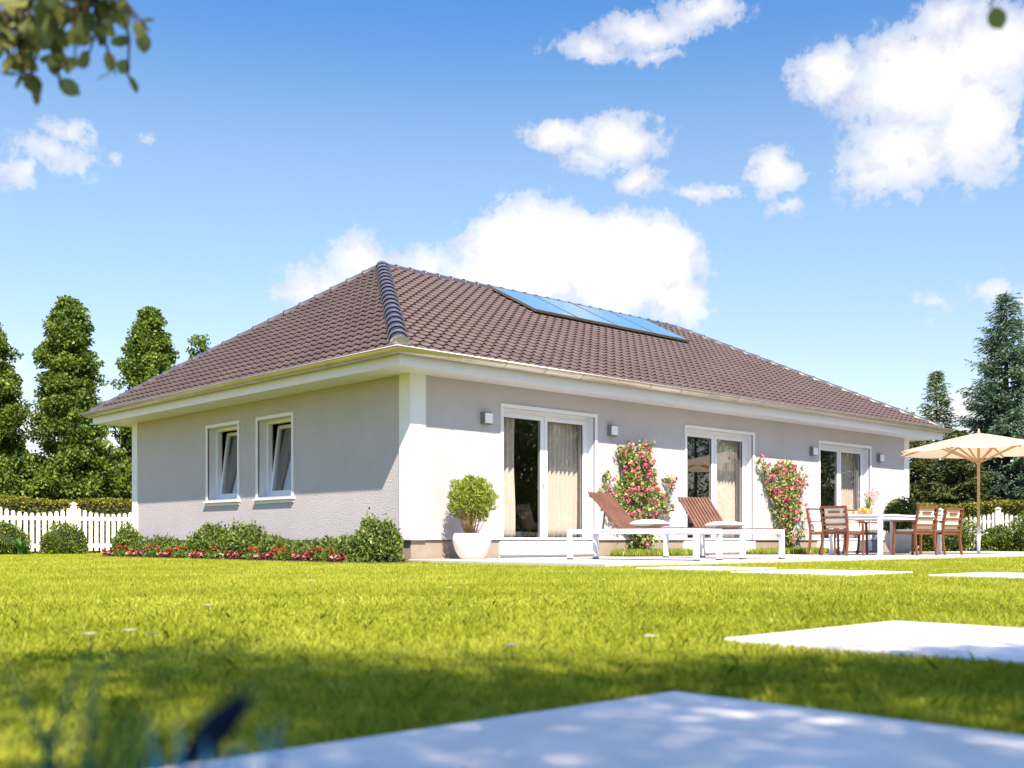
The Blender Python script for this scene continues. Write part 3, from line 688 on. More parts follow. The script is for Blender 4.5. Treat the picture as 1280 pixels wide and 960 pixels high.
def arm_chair(loc, rz, lab):
    """faces +X"""
    t_ = empty('dining_chair', loc, lab, 'chair', 'wooden armchairs round the dining table', rz)
    def xb(z): return -.24-.02*max(0,(z-.45))/.45*1.0-.17*max(0,(z-.44))**1.4 if z>.44 else -.24-.05*(1-z/.44)**2
    for sy in (1,-1):
        y = sy*.265
        l = MB(); pts = [(xb(z),y,z) for z in (0,.15,.3,.44,.58,.72,.84,.91)]
        for i in range(len(pts)-1): l.bar(pts[i], tuple(np.array(pts[i+1])+(np.array(pts[i+1])-np.array(pts[i]))*.04), .030, .042, up=(1,0,0))
        l.build('leg', M['teak'], t_)
        l = MB(); pts = [(.26,y,0),(.255,y,.2),(.25,y,.42),(.235,y,.62)]
        for i in range(len(pts)-1): l.bar(pts[i], tuple(np.array(pts[i+1])+(np.array(pts[i+1])-np.array(pts[i]))*.04), .030, .042, up=(1,0,0))
        l.build('leg', M['teak'], t_)
        l = MB(); l.bar((-.30,y,.655),(-.02,y,.655),.05,.024); l.bar((-.021,y,.655),(.27,y,.635),.052,.024); l.build('armrest', M['teak'], t_, bevel=.004)
    s = MB(); s.box(-.235,-.25,.395,.245,-.225,.44); s.box(-.235,.225,.395,.245,.25,.44); s.box(.22,-.2245,.395,.245,.2245,.44); s.box(-.235,-.2245,.395,-.21,.2245,.44)
    for k in range(6): s.box(-.19+k*.07,-.2245,.425,-.14+k*.07,.2245,.44)
    s.build('seat', M['teak'], t_)
    s = MB()
    for z, h_ in ((.895,.045),(.70,.035),(.57,.035),(.47,.04)): s.bar((xb(z),-.25,z),(xb(z),.25,z),.022,h_)
    s.bar((xb(.80),-.12,.80),(xb(.80),.12,.80),.022,.034); s.bar((xb(.8),-.25,.8),(xb(.8),-.20,.8),.022,.034); s.bar((xb(.8),.20,.8),(xb(.8),.25,.8),.022,.034)
    s.build('backrest', M['teak'], t_)
    s = MB(); s.box(-.20,-.22,.443,.25,.22,.49); s.build('seat_cushion', M['cream'], t_, bevel=.02, seg=3)
    s = MB()
    for z0, z1 in ((.50,.88),):
        a_ = (xb(z0)+.035,0,z0); b2 = (xb(z1)+.035,0,z1); s.bar(a_, b2, .43, .035, up=(1,0,0))
    s.build('back_cushion', M['cream'], t_, bevel=.014, seg=3)
    return t_
ch = arm_chair((8.40,-2.22,0), R(-3), 'wooden armchair at the left end of the dining table, seen from behind')
dup(ch, (9.22,-1.42,0), R(-84), 'wooden armchair leftmost of all, half hidden behind the chair at the table end')
dup(ch, (10.55,-1.42,0), R(-92), 'wooden armchair on the house side of the table, mostly hidden behind the right-hand chairs')
dup(ch, (9.66,-2.98,0), R(77), 'wooden armchair on the lawn side of the table, the left of the two right-hand chairs')
dup(ch, (10.85,-2.92,0), R(80), 'wooden armchair farthest right on the lawn side of the table, nearest the parasol pole')

t_ = empty('dining_table', (0,0,0), 'white rectangular dining table on the terrace between wooden chairs', 'table')
t_.location = (8.75,-2.80,0); TX, TY = 2.45, 1.1
s = MB(); s.box(0,0,.735,TX,TY,.765); s.build('tabletop', M['white'], t_, bevel=.004)
s = MB(); s.box(.075,.02,.675,TX-.075,.045,.734); s.box(.075,TY-.045,.675,TX-.075,TY-.02,.734); s.box(.02,.075,.675,.045,TY-.075,.734); s.box(TX-.045,.075,.675,TX-.02,TY-.075,.734); s.build('apron', M['white'], t_)
for x in (.01,TX-.08):
    for y in (.01,TY-.08):
        s = MB(); s.box(x,y,0,x+.07,y+.07,.734); s.build('leg', M['white'], t_, bevel=.003)
TZ = .765
# fruit bowl, jug, plates, bread
def onT(x, y): return (8.75+x, -2.80+y, TZ)
t_ = empty('glass_bowl', onT(.50,.62), 'clear glass bowl heaped with oranges on the dining table', 'bowl')
s = MB(); s.lathe([(.04,.004),(.09,.02),(.13,.06),(.15,.11),(.146,.11),(.126,.062),(.086,.024),(.001,.010)], 28); s.build('bowl_shell', M['clear'], t_)
k = 0
for (x,y,z) in ((-.05,.0,.055),(.05,.03,.055),(.0,-.06,.06),(.075,-.04,.085),(-.07,.06,.09),(-.01,.02,.12),(-.08,-.05,.10),(.06,.07,.10)):
    s = MB(); n_ = 10; s.lathe([(.042*math.sin(math.pi*i/n_)+.0005, -.040*math.cos(math.pi*i/n_)) for i in range(n_+1)], 16)
    o = s.build('orange', M['orange']); o.location = tuple(np.array(onT(.50,.62))+np.array((x,y,z))); k += 1
    tag(o, 'orange in the glass bowl on the dining table', 'orange', 'oranges heaped in the glass bowl')
t_ = empty('bread_basket', onT(.12,.80), 'small plate of pastries on the left part of the dining table', 'plate')
s = MB(); s.lathe([(.001,.004),(.07,.004),(.12,.018),(.125,.022),(.118,.016),(.06,.001)], 24); s.build('plate', M['white'], t_)
s = MB()
for q in range(4): 
    a_ = q*1.6; s.tube([(.05*math.cos(a_)-.05*math.sin(a_),.05*math.sin(a_)+.05*math.cos(a_),.03),(.05*math.cos(a_),.05*math.sin(a_),.05),(.05*math.cos(a_)+.05*math.sin(a_),.05*math.sin(a_)-.05*math.cos(a_),.03)],[.012,.028,.012],8)
s.build('pastry', M['bread'], t_)
for (x,y,lb) in ((.35,.40,'short drinking glass with orange juice, left of the orange bowl on the table'),(.28,.72,'drinking glass with orange juice behind the bowl, near the pastries')):
    t_ = empty('drinking_glass', onT(x,y), lb, 'glass', 'juice glasses on the dining table')
    s = MB(); s.lathe([(.001,.003),(.030,.003),(.036,.12),(.034,.12),(.028,.008),(.001,.008)], 20); s.build('glass_wall', M['clear'], t_)
    s = MB(); s.lathe([(.001,.0085),(.0275,.0085),(.031,.075),(.001,.075)], 20); s.build('juice', M['orange'], t_)
for (x,y,lb) in ((.95,.28,'dark bordered plate on the near side of the table, between bowl and right-hand chairs'),(1.4,.85,'white plate on the far side of the table, behind the right-hand chairs')):
    s = MB(); s.lathe([(.001,.003),(.08,.003),(.12,.014),(.13,.018),(.122,.011),(.07,.0005)], 28); o = s.build('plate', M['potgrey' if y<.5 else 'white']); o.location = onT(x,y); tag(o, lb, 'plate')
t_ = empty('flower_vase', onT(.78,.70), 'clear vase of wispy pale pink flowers on the dining table', 'vase')
s = MB(); s.lathe([(.001,.004),(.045,.004),(.05,.08),(.032,.16),(.045,.20),(.042,.20),(.028,.16),(.045,.08),(.001,.010)], 24); s.build('vase_body', M['clear'], t_)
s = MB(); tips = []
for q in range(34):
    a_ = rng.random()*6.28; rr = rng.random()**.5*.24; z = .32+rng.random()*.24-rr*.3; tip = (rr*math.cos(a_), rr*math.sin(a_), z); tips.append(tip)
    s.tube([(0,0,.03),(tip[0]*.3,tip[1]*.3,z*.6),tip],[.002,.0018,.001],4)
s.build('stems', M['leaf_shrub'], t_)
tips = np.array(tips); P_ = np.repeat(tips,14,0)+rng.normal(0,.018,(len(tips)*14,3)); leaves('petals', P_, rng.normal(size=P_.shape), .022, .8, M['pinkpale'], t_)
P_ = tips[rng.integers(0,len(tips),160)]*rng.uniform(.3,.8,(160,1)); leaves('foliage', P_, rng.normal(size=P_.shape)+np.array((0,0,1)), .05, .35, M['leaf_bright'], t_)

# parasol ---------------------------------------------------------------
par = empty('parasol', (12.44,-2.97,0), 'open cream parasol on a wooden pole at the right end of the terrace', 'parasol')
s = MB(); s.tube([(0,0,.62),(0,0,2.66)], .030, 16); s.build('pole', M['ash'], par)
s = MB(); s.tube([(0,0,.012),(0,0,.62)], .037, 16); s.build('sleeve', M['white'], par)
s = MB(); s.box(-.17,-.17,.001,.17,.17,.012); s.build('floor_plate', M['steel'], par, bevel=.003)
s = MB(); s.tube([(.0,0,.42),(.06,-.03,.42),(.12,-.10,.47)], .012, 8); s.tube([(.12,-.10,.47),(.17,-.14,.47)], .016, 8); s.build('crank_handle', M['steel'], par)
s = MB(); s.lathe([(.0005,2.78),(.018,2.77),(.024,2.745),(.016,2.72),(.035,2.715),(.035,2.69),(.012,2.66)], 16); s.build('finial', M['ash'], par)
s = MB(); s.lathe([(.03,1.99),(.055,2.0),(.055,2.06),(.03,2.08)], 16); s.build('hub', M['ash'], par)
par.scale = (.93,.93,.93); a0 = R(137+4); NR = 8; RAD = 1.76; ZT, ZR = 2.685, 2.265
def rz_(f): return ZT+(ZR-ZT)*(f**1.12)
mb = MB(); ns = 12; nr = 10; grid = []
for i in range(nr+1):
    f = i/nr
    for j in range(NR*ns):
        k, q = divmod(j, ns); t0 = a0+2*math.pi*k/NR; t1 = t0+2*math.pi/NR; w_ = q/ns
        x = RAD*f*((1-w_)*math.cos(t0)+w_*math.cos(t1)); y = RAD*f*((1-w_)*math.sin(t0)+w_*math.sin(t1))
        z = rz_(f)-.045*f*math.sin(math.pi*w_)*(1-.2*f)
        rr = 1-.035*math.sin(math.pi*w_)*(f>.99); mb.v.append((x*rr,y*rr,z))
for i in range(nr):
    for j in range(NR*ns):
        j2 = (j+1)%(NR*ns); mb.f.append((i*NR*ns+j, i*NR*ns+j2, (i+1)*NR*ns+j2, (i+1)*NR*ns+j)); mb.smooth.append(True)
mb.build('canopy', M['canopy'], par)
for k in range(NR):
    t0 = a0+2*math.pi*k/NR; c_, s_ = math.cos(t0), math.sin(t0)
    mb = MB(); fs = [.03,.3,.6,.98]
    for f0, f1 in zip(fs, fs[1:]): mb.bar((RAD*f0*c_,RAD*f0*s_,rz_(f0)-.028),(RAD*f1*c_,RAD*f1*s_,rz_(f1)-.028),.024,.038)
    mb.build('rib', M['ash'], par)
    mb = MB(); mb.bar((.045*c_,.045*s_,2.035),(RAD*.52*c_,RAD*.52*s_,rz_(.52)-.055),.024,.034); mb.build('strut', M['ash'], par)

# white pot with bushy plant next to corner door --------------------------
def pot_prof(r, h): 
    return [(.001,.0),(r*.55,.0),(r*.62,.01),(r*.84,h*.30),(r*.97,h*.58),(r*1.0,h*.76),(r*.96,h*.93),(r*.89,h),(r*.84,h*.985),(r*.86,h*.9),(.001,h*.86)]
pt = empty('potted_plant', (.72,-.56,0), 'round white pot with bushy light green plant by the corner door', 'potted plant')
s = MB(); s.lathe(pot_prof(.29,.385), 40); s.build('pot', M['pot'], pt)
s = MB(); s.lathe([(.245,.345),(.001,.352)], 24); s.build('soil', M['soil'], pt)
s = MB(); ends = []
for q in range(34):
    a_ = rng.random()*6.28; rr = rng.random()**.5; e_ = np.array((.33*rr*math.cos(a_), .33*rr*math.sin(a_), .62+.50*math.sqrt(max(0,1-rr*rr))*rng.uniform(.4,1)))
    b_ = np.array((.07*math.cos(a_)*rr, .07*math.sin(a_)*rr, .34)); ends.append((b_,e_)); s.tube([b_, b_*.5+e_*.5+np.array((0,0,.04)), e_], [.006,.005,.002], 5)
s.build('stem', M['ash'], pt)
n_ = 5200; d_ = unit(rng.normal(size=(n_,3))); rad_ = rng.random((n_,1))**.45
lump = 1+.13*np.sin(d_[:,:1]*7+1)*np.sin(d_[:,1:2]*8)+.08*np.sin(d_[:,2:3]*13)
P_ = d_*rad_*lump*np.array((.375,.375,.36))+np.array((0,0,.90))
leaves('foliage', P_, d_*.7+rng.normal(size=(n_,3))*.6+np.array((0,0,.35)), rng.uniform(.05,.095,n_), .24, M['leaf_bright'], pt)

pt = empty('potted_plant', (13.2,-.85,0), 'round grey pot with dark leafy shrub standing behind the dining table', 'potted plant')
s = MB(); s.lathe(pot_prof(.33,.46), 40); s.build('pot', M['potgrey'], pt)
n_ = 2600; P_ = ball(n_)*np.array((.40,.40,.38))+np.array((0,0,.82)); P_[:,2] += .10*np.sin(P_[:,0]*9)
leaves('foliage', P_, rng.normal(size=(n_,3))+np.array((0,0,.6)), rng.uniform(.06,.12,n_), .45, M['leaf_tree2'], pt)
s = MB()
for q in range(7): a_ = q*.9; s.tube([(0.03*math.cos(a_),.03*math.sin(a_),.40),(.2*math.cos(a_),.2*math.sin(a_),.8)], [.012,.005], 5)
s.build('stem', M['bark'], pt)

# climbing roses ------------------------------------------------------------
def rose(x0, blobs, lab, seed):
    rg = np.random.default_rng(seed); o = empty('climbing_rose', (x0,-.12,0), lab, 'climbing rose', 'climbing roses on the front wall')
    P=[]; Q=[]
    for (cx,cz,rx,rz2,n_,fl) in blobs:
        a_ = rg.random(n_)*6.28; r_ = rg.random(n_)**.5
        x = cx+rx*r_*np.cos(a_); z = cz+rz2*r_*np.sin(a_); dp = .26*np.sqrt(np.maximum(.05,1-r_**2))*min(1,rx/.4+.25)
        P.append(np.stack([x-x0, -dp*rg.random(n_)+.06, z],1))
        m_ = int(fl*.72+.5); a_ = rg.random(m_)*6.28; r_ = rg.random(m_)**.5
        Q.append(np.stack([cx+rx*r_*np.cos(a_)-x0, -.26*np.sqrt(np.maximum(.05,1-r_**2))*min(1,rx/.4+.3)*rg.uniform(.8,1.1,m_)+.03, cz+rz2*r_*np.sin(a_)],1))
    P = np.concatenate(P); Q = np.concatenate(Q)
    # clump the leaves
    c_ = P[rg.integers(0,len(P),len(P)//9)]; P = c_[rg.integers(0,len(c_),len(P))]+rg.normal(0,.040,(len(P),3)); P[:,1] = np.minimum(P[:,1],.085)
    leaves('foliage', P, rg.normal(size=P.shape)*.8+np.array((0,-.35,-.1)), rg.uniform(.045,.085,len(P)), .68, M['leaf_rose'], o)
    Qn = np.repeat(Q, 13, 0); Qn = Qn+unit(rg.normal(size=Qn.shape))*.027; Dn = unit(rg.normal(size=Qn.shape))
    leaves('blossom', Qn, Dn, .044, .9, M['pink'], o, fold=.25)
    s = MB()
    for (cx,cz,rx,rz2,n_,fl) in blobs:
        for k in range(3):
            ex = cx-x0+rx*rg.uniform(-.7,.7); ez = cz+rz2*rg.uniform(-.3,.8)
            bx_ = blobs[-1][0]-x0+rg.uniform(-.08,.08)
            s.tube([(bx_,.0,.0),(bx_*.8+ex*.2,.02,ez*.35),(bx_*.3+ex*.7,.0,ez*.75),(ex,-.03,ez)], [.011,.009,.006,.003], 5)
    s.build('stem', M['bark'], o)
rose(5.0, [(5.02,.98,.72,.40,1500,40),(5.02,1.38,.50,.38,1100,42),(5.12,1.72,.26,.25,350,12),(5.28,1.96,.16,.10,70,3),(4.72,1.72,.22,.22,200,7),(4.66,1.95,.22,.11,110,4),(4.22,1.28,.13,.16,60,1),(4.25,1.02,.16,.14,80,3),(4.42,.80,.2,.14,130,4),(5.92,1.22,.12,.20,90,4),(6.05,1.40,.10,.06,40,3),(5.75,.92,.2,.2,130,4),(5.15,.36,.34,.26,420,1)],
     'left climbing rose with pink blossoms, larger and between the corner and middle doors', 11)
rose(9.8, [(9.72,1.45,.68,.36,1300,46),(9.72,1.12,.55,.35,1000,26),(9.75,.80,.40,.26,380,6),(9.6,1.78,.42,.14,230,14),(8.98,1.76,.12,.18,50,3),(8.78,1.98,.10,.05,20,1),(10.4,1.62,.18,.2,80,6),(10.55,.70,.18,.05,20,3),(10.35,.95,.16,.12,40,1),(10.3,.45,.16,.12,50,0),(9.86,.42,.17,.32,200,1)],
     'right climbing rose with pink blossoms, narrower and between the middle and far doors', 12)

# ------------------------------------------------------------------ shrubs and beds
def blob_core(mb, c, r, seed, zmin=0, k=14, j=9):
    rg = random.Random(seed); n_ = len(mb.v)
    for i in range(j+1):
        for q in range(k):
            t_ = 2*math.pi*q/k; p_ = math.pi*i/j; rr = .9+.14*math.sin(3*t_+seed)*math.sin(2*p_)
            mb.v.append((c[0]+r[0]*rr*math.sin(p_)*math.cos(t_), c[1]+r[1]*rr*math.sin(p_)*math.sin(t_), max(zmin, c[2]+r[2]*rr*math.cos(p_))))
    for i in range(j):
        for q in range(k): mb.f.append((n_+i*k+q,n_+i*k+(q+1)%k,n_+(i+1)*k+(q+1)%k,n_+(i+1)*k+q)); mb.smooth.append(True)
def shrub(name, loc, r, h, n_, m, lab, cat, grp, ls=.06, ratio=.5, seed=1, box=False, core=.8, spiky=0):
    rg = np.random.default_rng(seed); o = empty(name, loc, lab, cat, grp)
    d = unit(rg.normal(size=(n_,3))); d[:,2] = np.abs(d[:,2])*1.0
    if box: d = d/np.max(np.abs(d)**1.0,axis=1,keepdims=True)**.75
    lump = 1+.10*np.sin(d[:,:1]*5+seed)*np.sin(d[:,1:2]*6+seed*2)+.07*np.sin(d[:,2:3]*9+d[:,:1]*4)
    rad = 1-.30*rg.random((n_,1))**1.6
    P = d*lump*rad*np.array((r[0],r[1],h)); P[:,2] = np.maximum(P[:,2], .01)
    if spiky: P[:,2] += spiky*np.maximum(0,rg.normal(0,1,n_))*(P[:,2]/h)
    leaves('foliage', P, d*.5+rg.normal(size=(n_,3))*.7+np.array((0,0,.3)), rg.uniform(.7,1.3,n_)*ls, ratio, m, o)
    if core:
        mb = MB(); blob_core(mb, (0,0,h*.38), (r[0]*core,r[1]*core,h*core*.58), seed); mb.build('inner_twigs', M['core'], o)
    return o
BX = -.50
tall = [(8.75,.36,.55,'small dark shrub at the far left end of the flower bed, before the fence'),(5.15,.52,.56,'light green shrub below the left side window'),(4.0,.55,.57,'light green shrub below the right side window'),(.05,.47,.60,'dense rounded shrub at the house corner, right end of the flower bed')]
for i,(y,r,h,lb) in enumerate(tall):
    shrub('garden_shrub', (BX-(.1 if i==3 else 0),y,LAWN+.01), (r*.9,r,0), h, 3400, M['leaf_shrub'], lb, 'shrub', 'rounded shrubs in the flower bed', .065, .5, 20+i, core=.72, spiky=.05)
low = [8.05,7.3,6.6,5.95,3.1,2.35,1.65,.95]
LOWL = ['beside the far left shrub','second clump right of the far left shrub','two clumps left of the left window shrub','touching the left window shrub','just right of the right window shrub','second clump right of the right window shrub','second clump left of the corner shrub','touching the corner shrub']
nm = ['first','second','third','fourth','fifth','sixth','seventh','eighth']
for i,y in enumerate(low):
    shrub('low_plant', (BX+.08,y,LAWN+.01), (.36,.47,0), .33+.05*math.sin(i*2.1), 1800, M['leaf_shrub'], 'low leafy plant against the plinth, '+LOWL[i], 'plant', 'low plants in the flower bed', .06, .5, 40+i, core=.7, spiky=.03)
fy = [8.6,8.05,7.35,6.75,6.1,5.5,4.75,4.3,3.6,3.05,2.5,1.95,1.45,.95,.5]
FLL = ['at the far left end','before the far left shrub','right of the far left shrub','third clump from the left end','left of the left window','before the left window shrub','between the two window shrubs','before the right window shrub','under the right window','right of the right window shrub','midway from right window to corner','left of the corner clumps','second maroon clump from the corner shrub','touching the corner shrub','at the foot of the corner shrub']
for i,y in enumerate(fy):
    mar = i%2==0
    rg = np.random.default_rng(70+i); o = empty('flowering_plant', (BX-.40+.03*math.sin(i*5),y,LAWN+.01), ('maroon-leaved plant with pale pink and red blossoms, ' if mar else 'green-leaved plant with red blossoms, ')+FLL[i], 'flower', 'red flowering plants edging the bed')
    n_ = 620; P = ball(n_)*np.array((.17,.26,.10)); P[:,2] = np.abs(P[:,2])+.03
    leaves('foliage', P, rg.normal(size=(n_,3))+np.array((-.2,0,.6)), rg.uniform(.03,.06,n_), .7, M['maroon'] if mar else M['leaf_tree'], o)
    m_ = 4 if mar else 6; c_ = ball(m_)*np.array((.15,.25,.07)); c_[:,2] = np.abs(c_[:,2])+.10+(0 if mar else .06); c_[:,0] -= .04
    Q = np.repeat(c_, 12, 0)+unit(rg.normal(size=(m_*12,3)))*.016
    leaves('blossom', Q, rg.normal(size=Q.shape), .030, .85, M['red'], o)
    if mar:
        c_ = ball(9)*np.array((.16,.24,.03)); c_[:,2] = np.abs(c_[:,2])+.07; c_[:,0] -= .07; Q = np.repeat(c_, 10, 0)+unit(rg.normal(size=(90,3)))*.016
        leaves('pale_blossom', Q, rg.normal(size=Q.shape), .03, .85, M['pinkpale'], o)

# clipped bushes before the fences
for i,(x,y,r,h,lb) in enumerate(((-1.5,13.2,.62,.74,'rounded clipped bush at the left picture edge before the fence'),(-.12,13.2,.58,.72,'rounded clipped bush before the left fence post'))):
    shrub('clipped_bush', (x,y,LAWN), (r,r,0), h, 4200, M['leaf_box'], lb, 'bush', 'clipped bushes before the left fence', .055, .6, 90+i, core=.84)
for i,(y,r,h,lb) in enumerate(((1.45,1.0,.98,'tall clipped bush behind the right-hand dining chairs and the parasol pole'),(-.08,.48,.70,'low rounded clipped bush just right of the parasol pole'),(-1.05,.60,.93,'clipped bush at the right picture edge before the fence'),(3.1,.8,.94,'clipped bush behind the grey pot, next to the house corner'))):
    shrub('clipped_bush', (20.1,y,LAWN), (.6,r,0), h, 5200, M['leaf_box'], lb, 'bush', 'clipped bushes beyond the terrace', .06, .6, 95+i, box=(i!=1), core=.84)
# strap-leaved plant
def tuft(name, loc, n_, h, w_, m, lab, cat, spread=.6, seed=5, grp=None, segs=6, lean=(0,0)):
    rg = np.random.default_rng(seed); V = []; rn = []
    for i in range(n_):
        a_ = rg.random()*6.28; hh = h*rg.uniform(.6,1.05); sp_ = spread*rg.uniform(.3,1)*hh; wd = w_*rg.uniform(.7,1.1); r_ = rg.random()
        base = np.array((rg.normal(0,.02),rg.normal(0,.02),0)); pr = None
        sd = np.array((-math.sin(a_),math.cos(a_),0))
        pts = []
        for s in np.linspace(0,1,segs+1):
            pos = base+np.array((math.cos(a_)*sp_*s*s+lean[0]*s*hh, math.sin(a_)*sp_*s*s+lean[1]*s*hh, hh*(s-.28*spread*s*s*s))); pts.append((pos, wd*(1-s**2.2)*(.6+.8*min(1,s*3))+.0004))
        for (p0,w0),(p1,w1) in zip(pts, pts[1:]): V += [p0-sd*w0/2, p0+sd*w0/2, p1+sd*w1/2, p1-sd*w1/2]; rn.append(r_)
    o = np_mesh(name, np.array(V), 4, m, rnd=np.array(rn)); o.location = loc
    tag(o, lab, cat, grp); return o
tuft('strap_leaf_plant', (-1.35,12.45,LAWN), 34, .52, .05, M['leaf_long'], 'bright green strap-leaved plant before the bush at the left picture edge', 'plant', .9, 6)

# ------------------------------------------------------------------ fences and hedges
def fence(p0, n_pan, step, axis, lab, pick=12):
    o = empty('picket_fence', (*p0,LAWN), lab, 'fence', 'white picket fences')
    T = (lambda u,d_,z: (u,d_,z)) if axis == 'x' else (lambda u,d_,z: (d_,u,z))
    def bx(mb,u0,u1,d0,d1,z0,z1):
        A = T(u0,d0,z0); B = T(u1,d1,z1); mb.box(min(A[0],B[0]),min(A[1],B[1]),z0,max(A[0],B[0]),max(A[1],B[1]),z1)
    for i in range(n_pan+1):
        u = i*step; mb = MB(); bx(mb,u-.055,u+.055,-.055,.055,0,1.22); bx(mb,u-.07,u+.07,-.07,.07,1.2205,1.245)
        k = len(mb.v); mb.v += [T(u-.06,-.06,1.245),T(u+.06,-.06,1.245),T(u+.06,.06,1.245),T(u-.06,.06,1.245),T(u,0,1.29)]
        for q in range(4): mb.f.append((k+q,k+(q+1)%4,k+4)); mb.smooth.append(False)
        mb.build('fence_post', M['whitewood'], o)
        if i == n_pan: break
        mb = MB(); bx(mb,u+.056,u+step-.056,-.01,.03,.16,.25); bx(mb,u+.056,u+step-.056,-.01,.03,.83,.92)
        mb.build('fence_rail', M['whitewood'], o)
        mb = MB(); g_ = (step-.11)/pick
        for q in range(pick):
            uc = u+.055+g_*(q+.5); t_ = 2*(q+.5)/pick-1; h_ = 1.00+.15*t_*t_; w_ = g_*.31
            d0, d1 = -.035, -.0105
            k = len(mb.v)
            pr = [(uc-w_,.07),(uc+w_,.07),(uc+w_,h_-.05),(uc+w_*.5,h_),(uc-w_*.5,h_),(uc-w_,h_-.05)]
            for d_ in (d0,d1): mb.v += [T(a,d_,z) for a,z in pr]
            m_ = len(pr); mb.f.append(tuple(range(k,k+m_))); mb.f.append(tuple(range(k+m_,k+2*m_))[::-1]); mb.smooth += [False,False]
            for e_ in range(m_): mb.f.append((k+e_,k+(e_+1)%m_,k+m_+(e_+1)%m_,k+m_+e_)); mb.smooth.append(False)
        mb.build('picket_panel', M['whitewood'], o)
    return o
fence((-5.05,14.3), 5, 1.86, 'x', 'white picket fence with dipping tops left of the house')
fence((21.3,-6.36), 6, 1.69, 'y', 'white picket fence with dipping tops right of the house, behind the parasol')
def hedge(x0,y0,x1,y1,h,lab,n_):
    o = empty('hedge', ((x0+x1)/2,(y0+y1)/2,LAWN), lab, 'hedge', 'yellow-green hedges behind the fences')
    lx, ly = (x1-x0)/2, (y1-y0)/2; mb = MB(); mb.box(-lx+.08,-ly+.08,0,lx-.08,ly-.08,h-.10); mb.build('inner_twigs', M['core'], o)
    n2 = n_//2
    top = np.stack([rng.uniform(-lx,lx,n2), rng.uniform(-ly,ly,n2), h-.10+.13*rng.random(n2)],1)
    if lx > ly: sd = np.stack([rng.uniform(-lx,lx,n2), -ly+.10*rng.random(n2)-.03, rng.uniform(0,h,n2)],1)
    else: sd = np.stack([-lx+.10*rng.random(n2)-.03, rng.uniform(-ly,ly,n2), rng.uniform(0,h,n2)],1)
    P = np.concatenate([top,sd]); P[:,2] += .05*np.sin(P[:,0]*2.3+P[:,1]*1.9)*(P[:,2]>h-.3)
    leaves('foliage', P, rng.normal(size=P.shape)+np.array((0,0,.3)), rng.uniform(.05,.10,len(P)), .6, M['leaf_hedge'], o)
hedge(-6,14.9,8,15.7,1.36,'clipped yellow-green hedge behind the left picket fence',17000)
hedge(21.9,-7,22.7,6,1.42,'clipped yellow-green hedge behind the right picket fence',17000)

# ------------------------------------------------------------------ trees
def tree(name, loc, H, prof, n_cl, per, ls, m, lab, cat, grp, seed, trunk=.14, z0=.8, clr=(.30,.55), ratio=.62, vary=.5, branch=None):
    rg = np.random.default_rng(seed); o = empty(name, loc, lab, cat, grp)
    hs, rs = zip(*prof); P = []; Dd = []; rn = []; s = MB()
    tp = [(.06*math.sin(i*1.3+seed)*(i>0), .06*math.cos(i*1.7+seed)*(i>0), H*.97*i/8) for i in range(9)]
    s.tube(tp, [trunk*(1-.88*i/8)+.01 for i in range(9)], 9)
    br = MB()
    for k in range(n_cl):
        hf = rg.random(); hf = hf if k%3 else hf**.8
        R_ = np.interp(hf, hs, rs)*H; a_ = rg.random()*6.28; rr = R_*rg.uniform(.15,1.0)**.6*(1+rg.normal(0,.09))
        z = z0+(H-z0)*hf; c = np.array((rr*math.cos(a_), rr*math.sin(a_), z)); cr_ = rg.uniform(*clr)*(1-.35*hf)
        n_ = int(per*rg.uniform(.7,1.3)*(cr_/clr[1])**1.3)
        d = unit(rg.normal(size=(n_,3))); q = d*(rg.random((n_,1))**.5)*cr_*np.array((1,1,.72)); P.append(c+q)
        Dd.append(d*.6+rg.normal(size=(n_,3))*.7+np.array((0,0,-.15)))
        rn.append(np.clip(rg.normal(.5,.22,n_)+vary*(rg.random()-.5),0,1))
        if k%3 == 0:
            zb = max(z-rr*.7, z0*.5); ti = np.array((0,0,zb)); br.tube([ti, ti*.5+c*.5+np.array((0,0,.1)), c], [trunk*.28*(1-hf)+.012, trunk*.16*(1-hf)+.009, .005], 5)
    s.build('trunk', M['bark'], o); br.build('branches', M['bark'], o)
    leaves('crown', np.concatenate(P), np.concatenate(Dd), rg.uniform(.7,1.3,sum(len(p) for p in P))*ls, ratio, m, o, rnd=np.concatenate(rn))
    return o
colm = [(0,.15),(.15,.175),(.4,.15),(.6,.13),(.75,.105),(.88,.07),(1,.022)]
G = 'tall leafy trees behind the left fence'
tree('leafy_tree', (-.25,18.2,LAWN), 6.15, colm, 340, 230, .105, M['leaf_tree'], 'tall leafy tree cut by the left picture edge', 'tree', G, 101, clr=(.26,.46), vary=.75)
tree('leafy_tree', (1.85,18.0,LAWN), 7.05, colm, 400, 230, .105, M['leaf_tree'], 'tall pointed leafy tree, tallest on the left and standing clear of the roof', 'tree', G, 102, clr=(.26,.46), vary=.75)
tree('leafy_tree', (4.35,18.3,LAWN), 7.15, colm, 390, 230, .105, M['leaf_tree'], 'tall leafy tree directly behind the left eave of the roof', 'tree', G, 103, clr=(.26,.46), vary=.75)
tree('leafy_tree', (7.05,20.3,LAWN), 7.1, colm, 130, 140, .11, M['leaf_tree'], 'leafy tree of which only the tip shows above the left roof slope', 'tree', G, 104)
low_ = [(0,.42),(.3,.46),(.6,.38),(.85,.22),(1,.05)]
tree('leafy_tree', (3.1,20.8,LAWN), 3.3, low_, 170, 220, .11, M['leaf_tree2'], 'low dark leafy tree between the tallest left tree and the eave', 'tree', G, 105, z0=.3)
tree('leafy_tree', (.7,21.2,LAWN), 2.1, low_, 150, 220, .11, M['leaf_tree2'], 'low dark leafy tree filling the gap between the two leftmost tall trees', 'tree', G, 106, z0=.2)
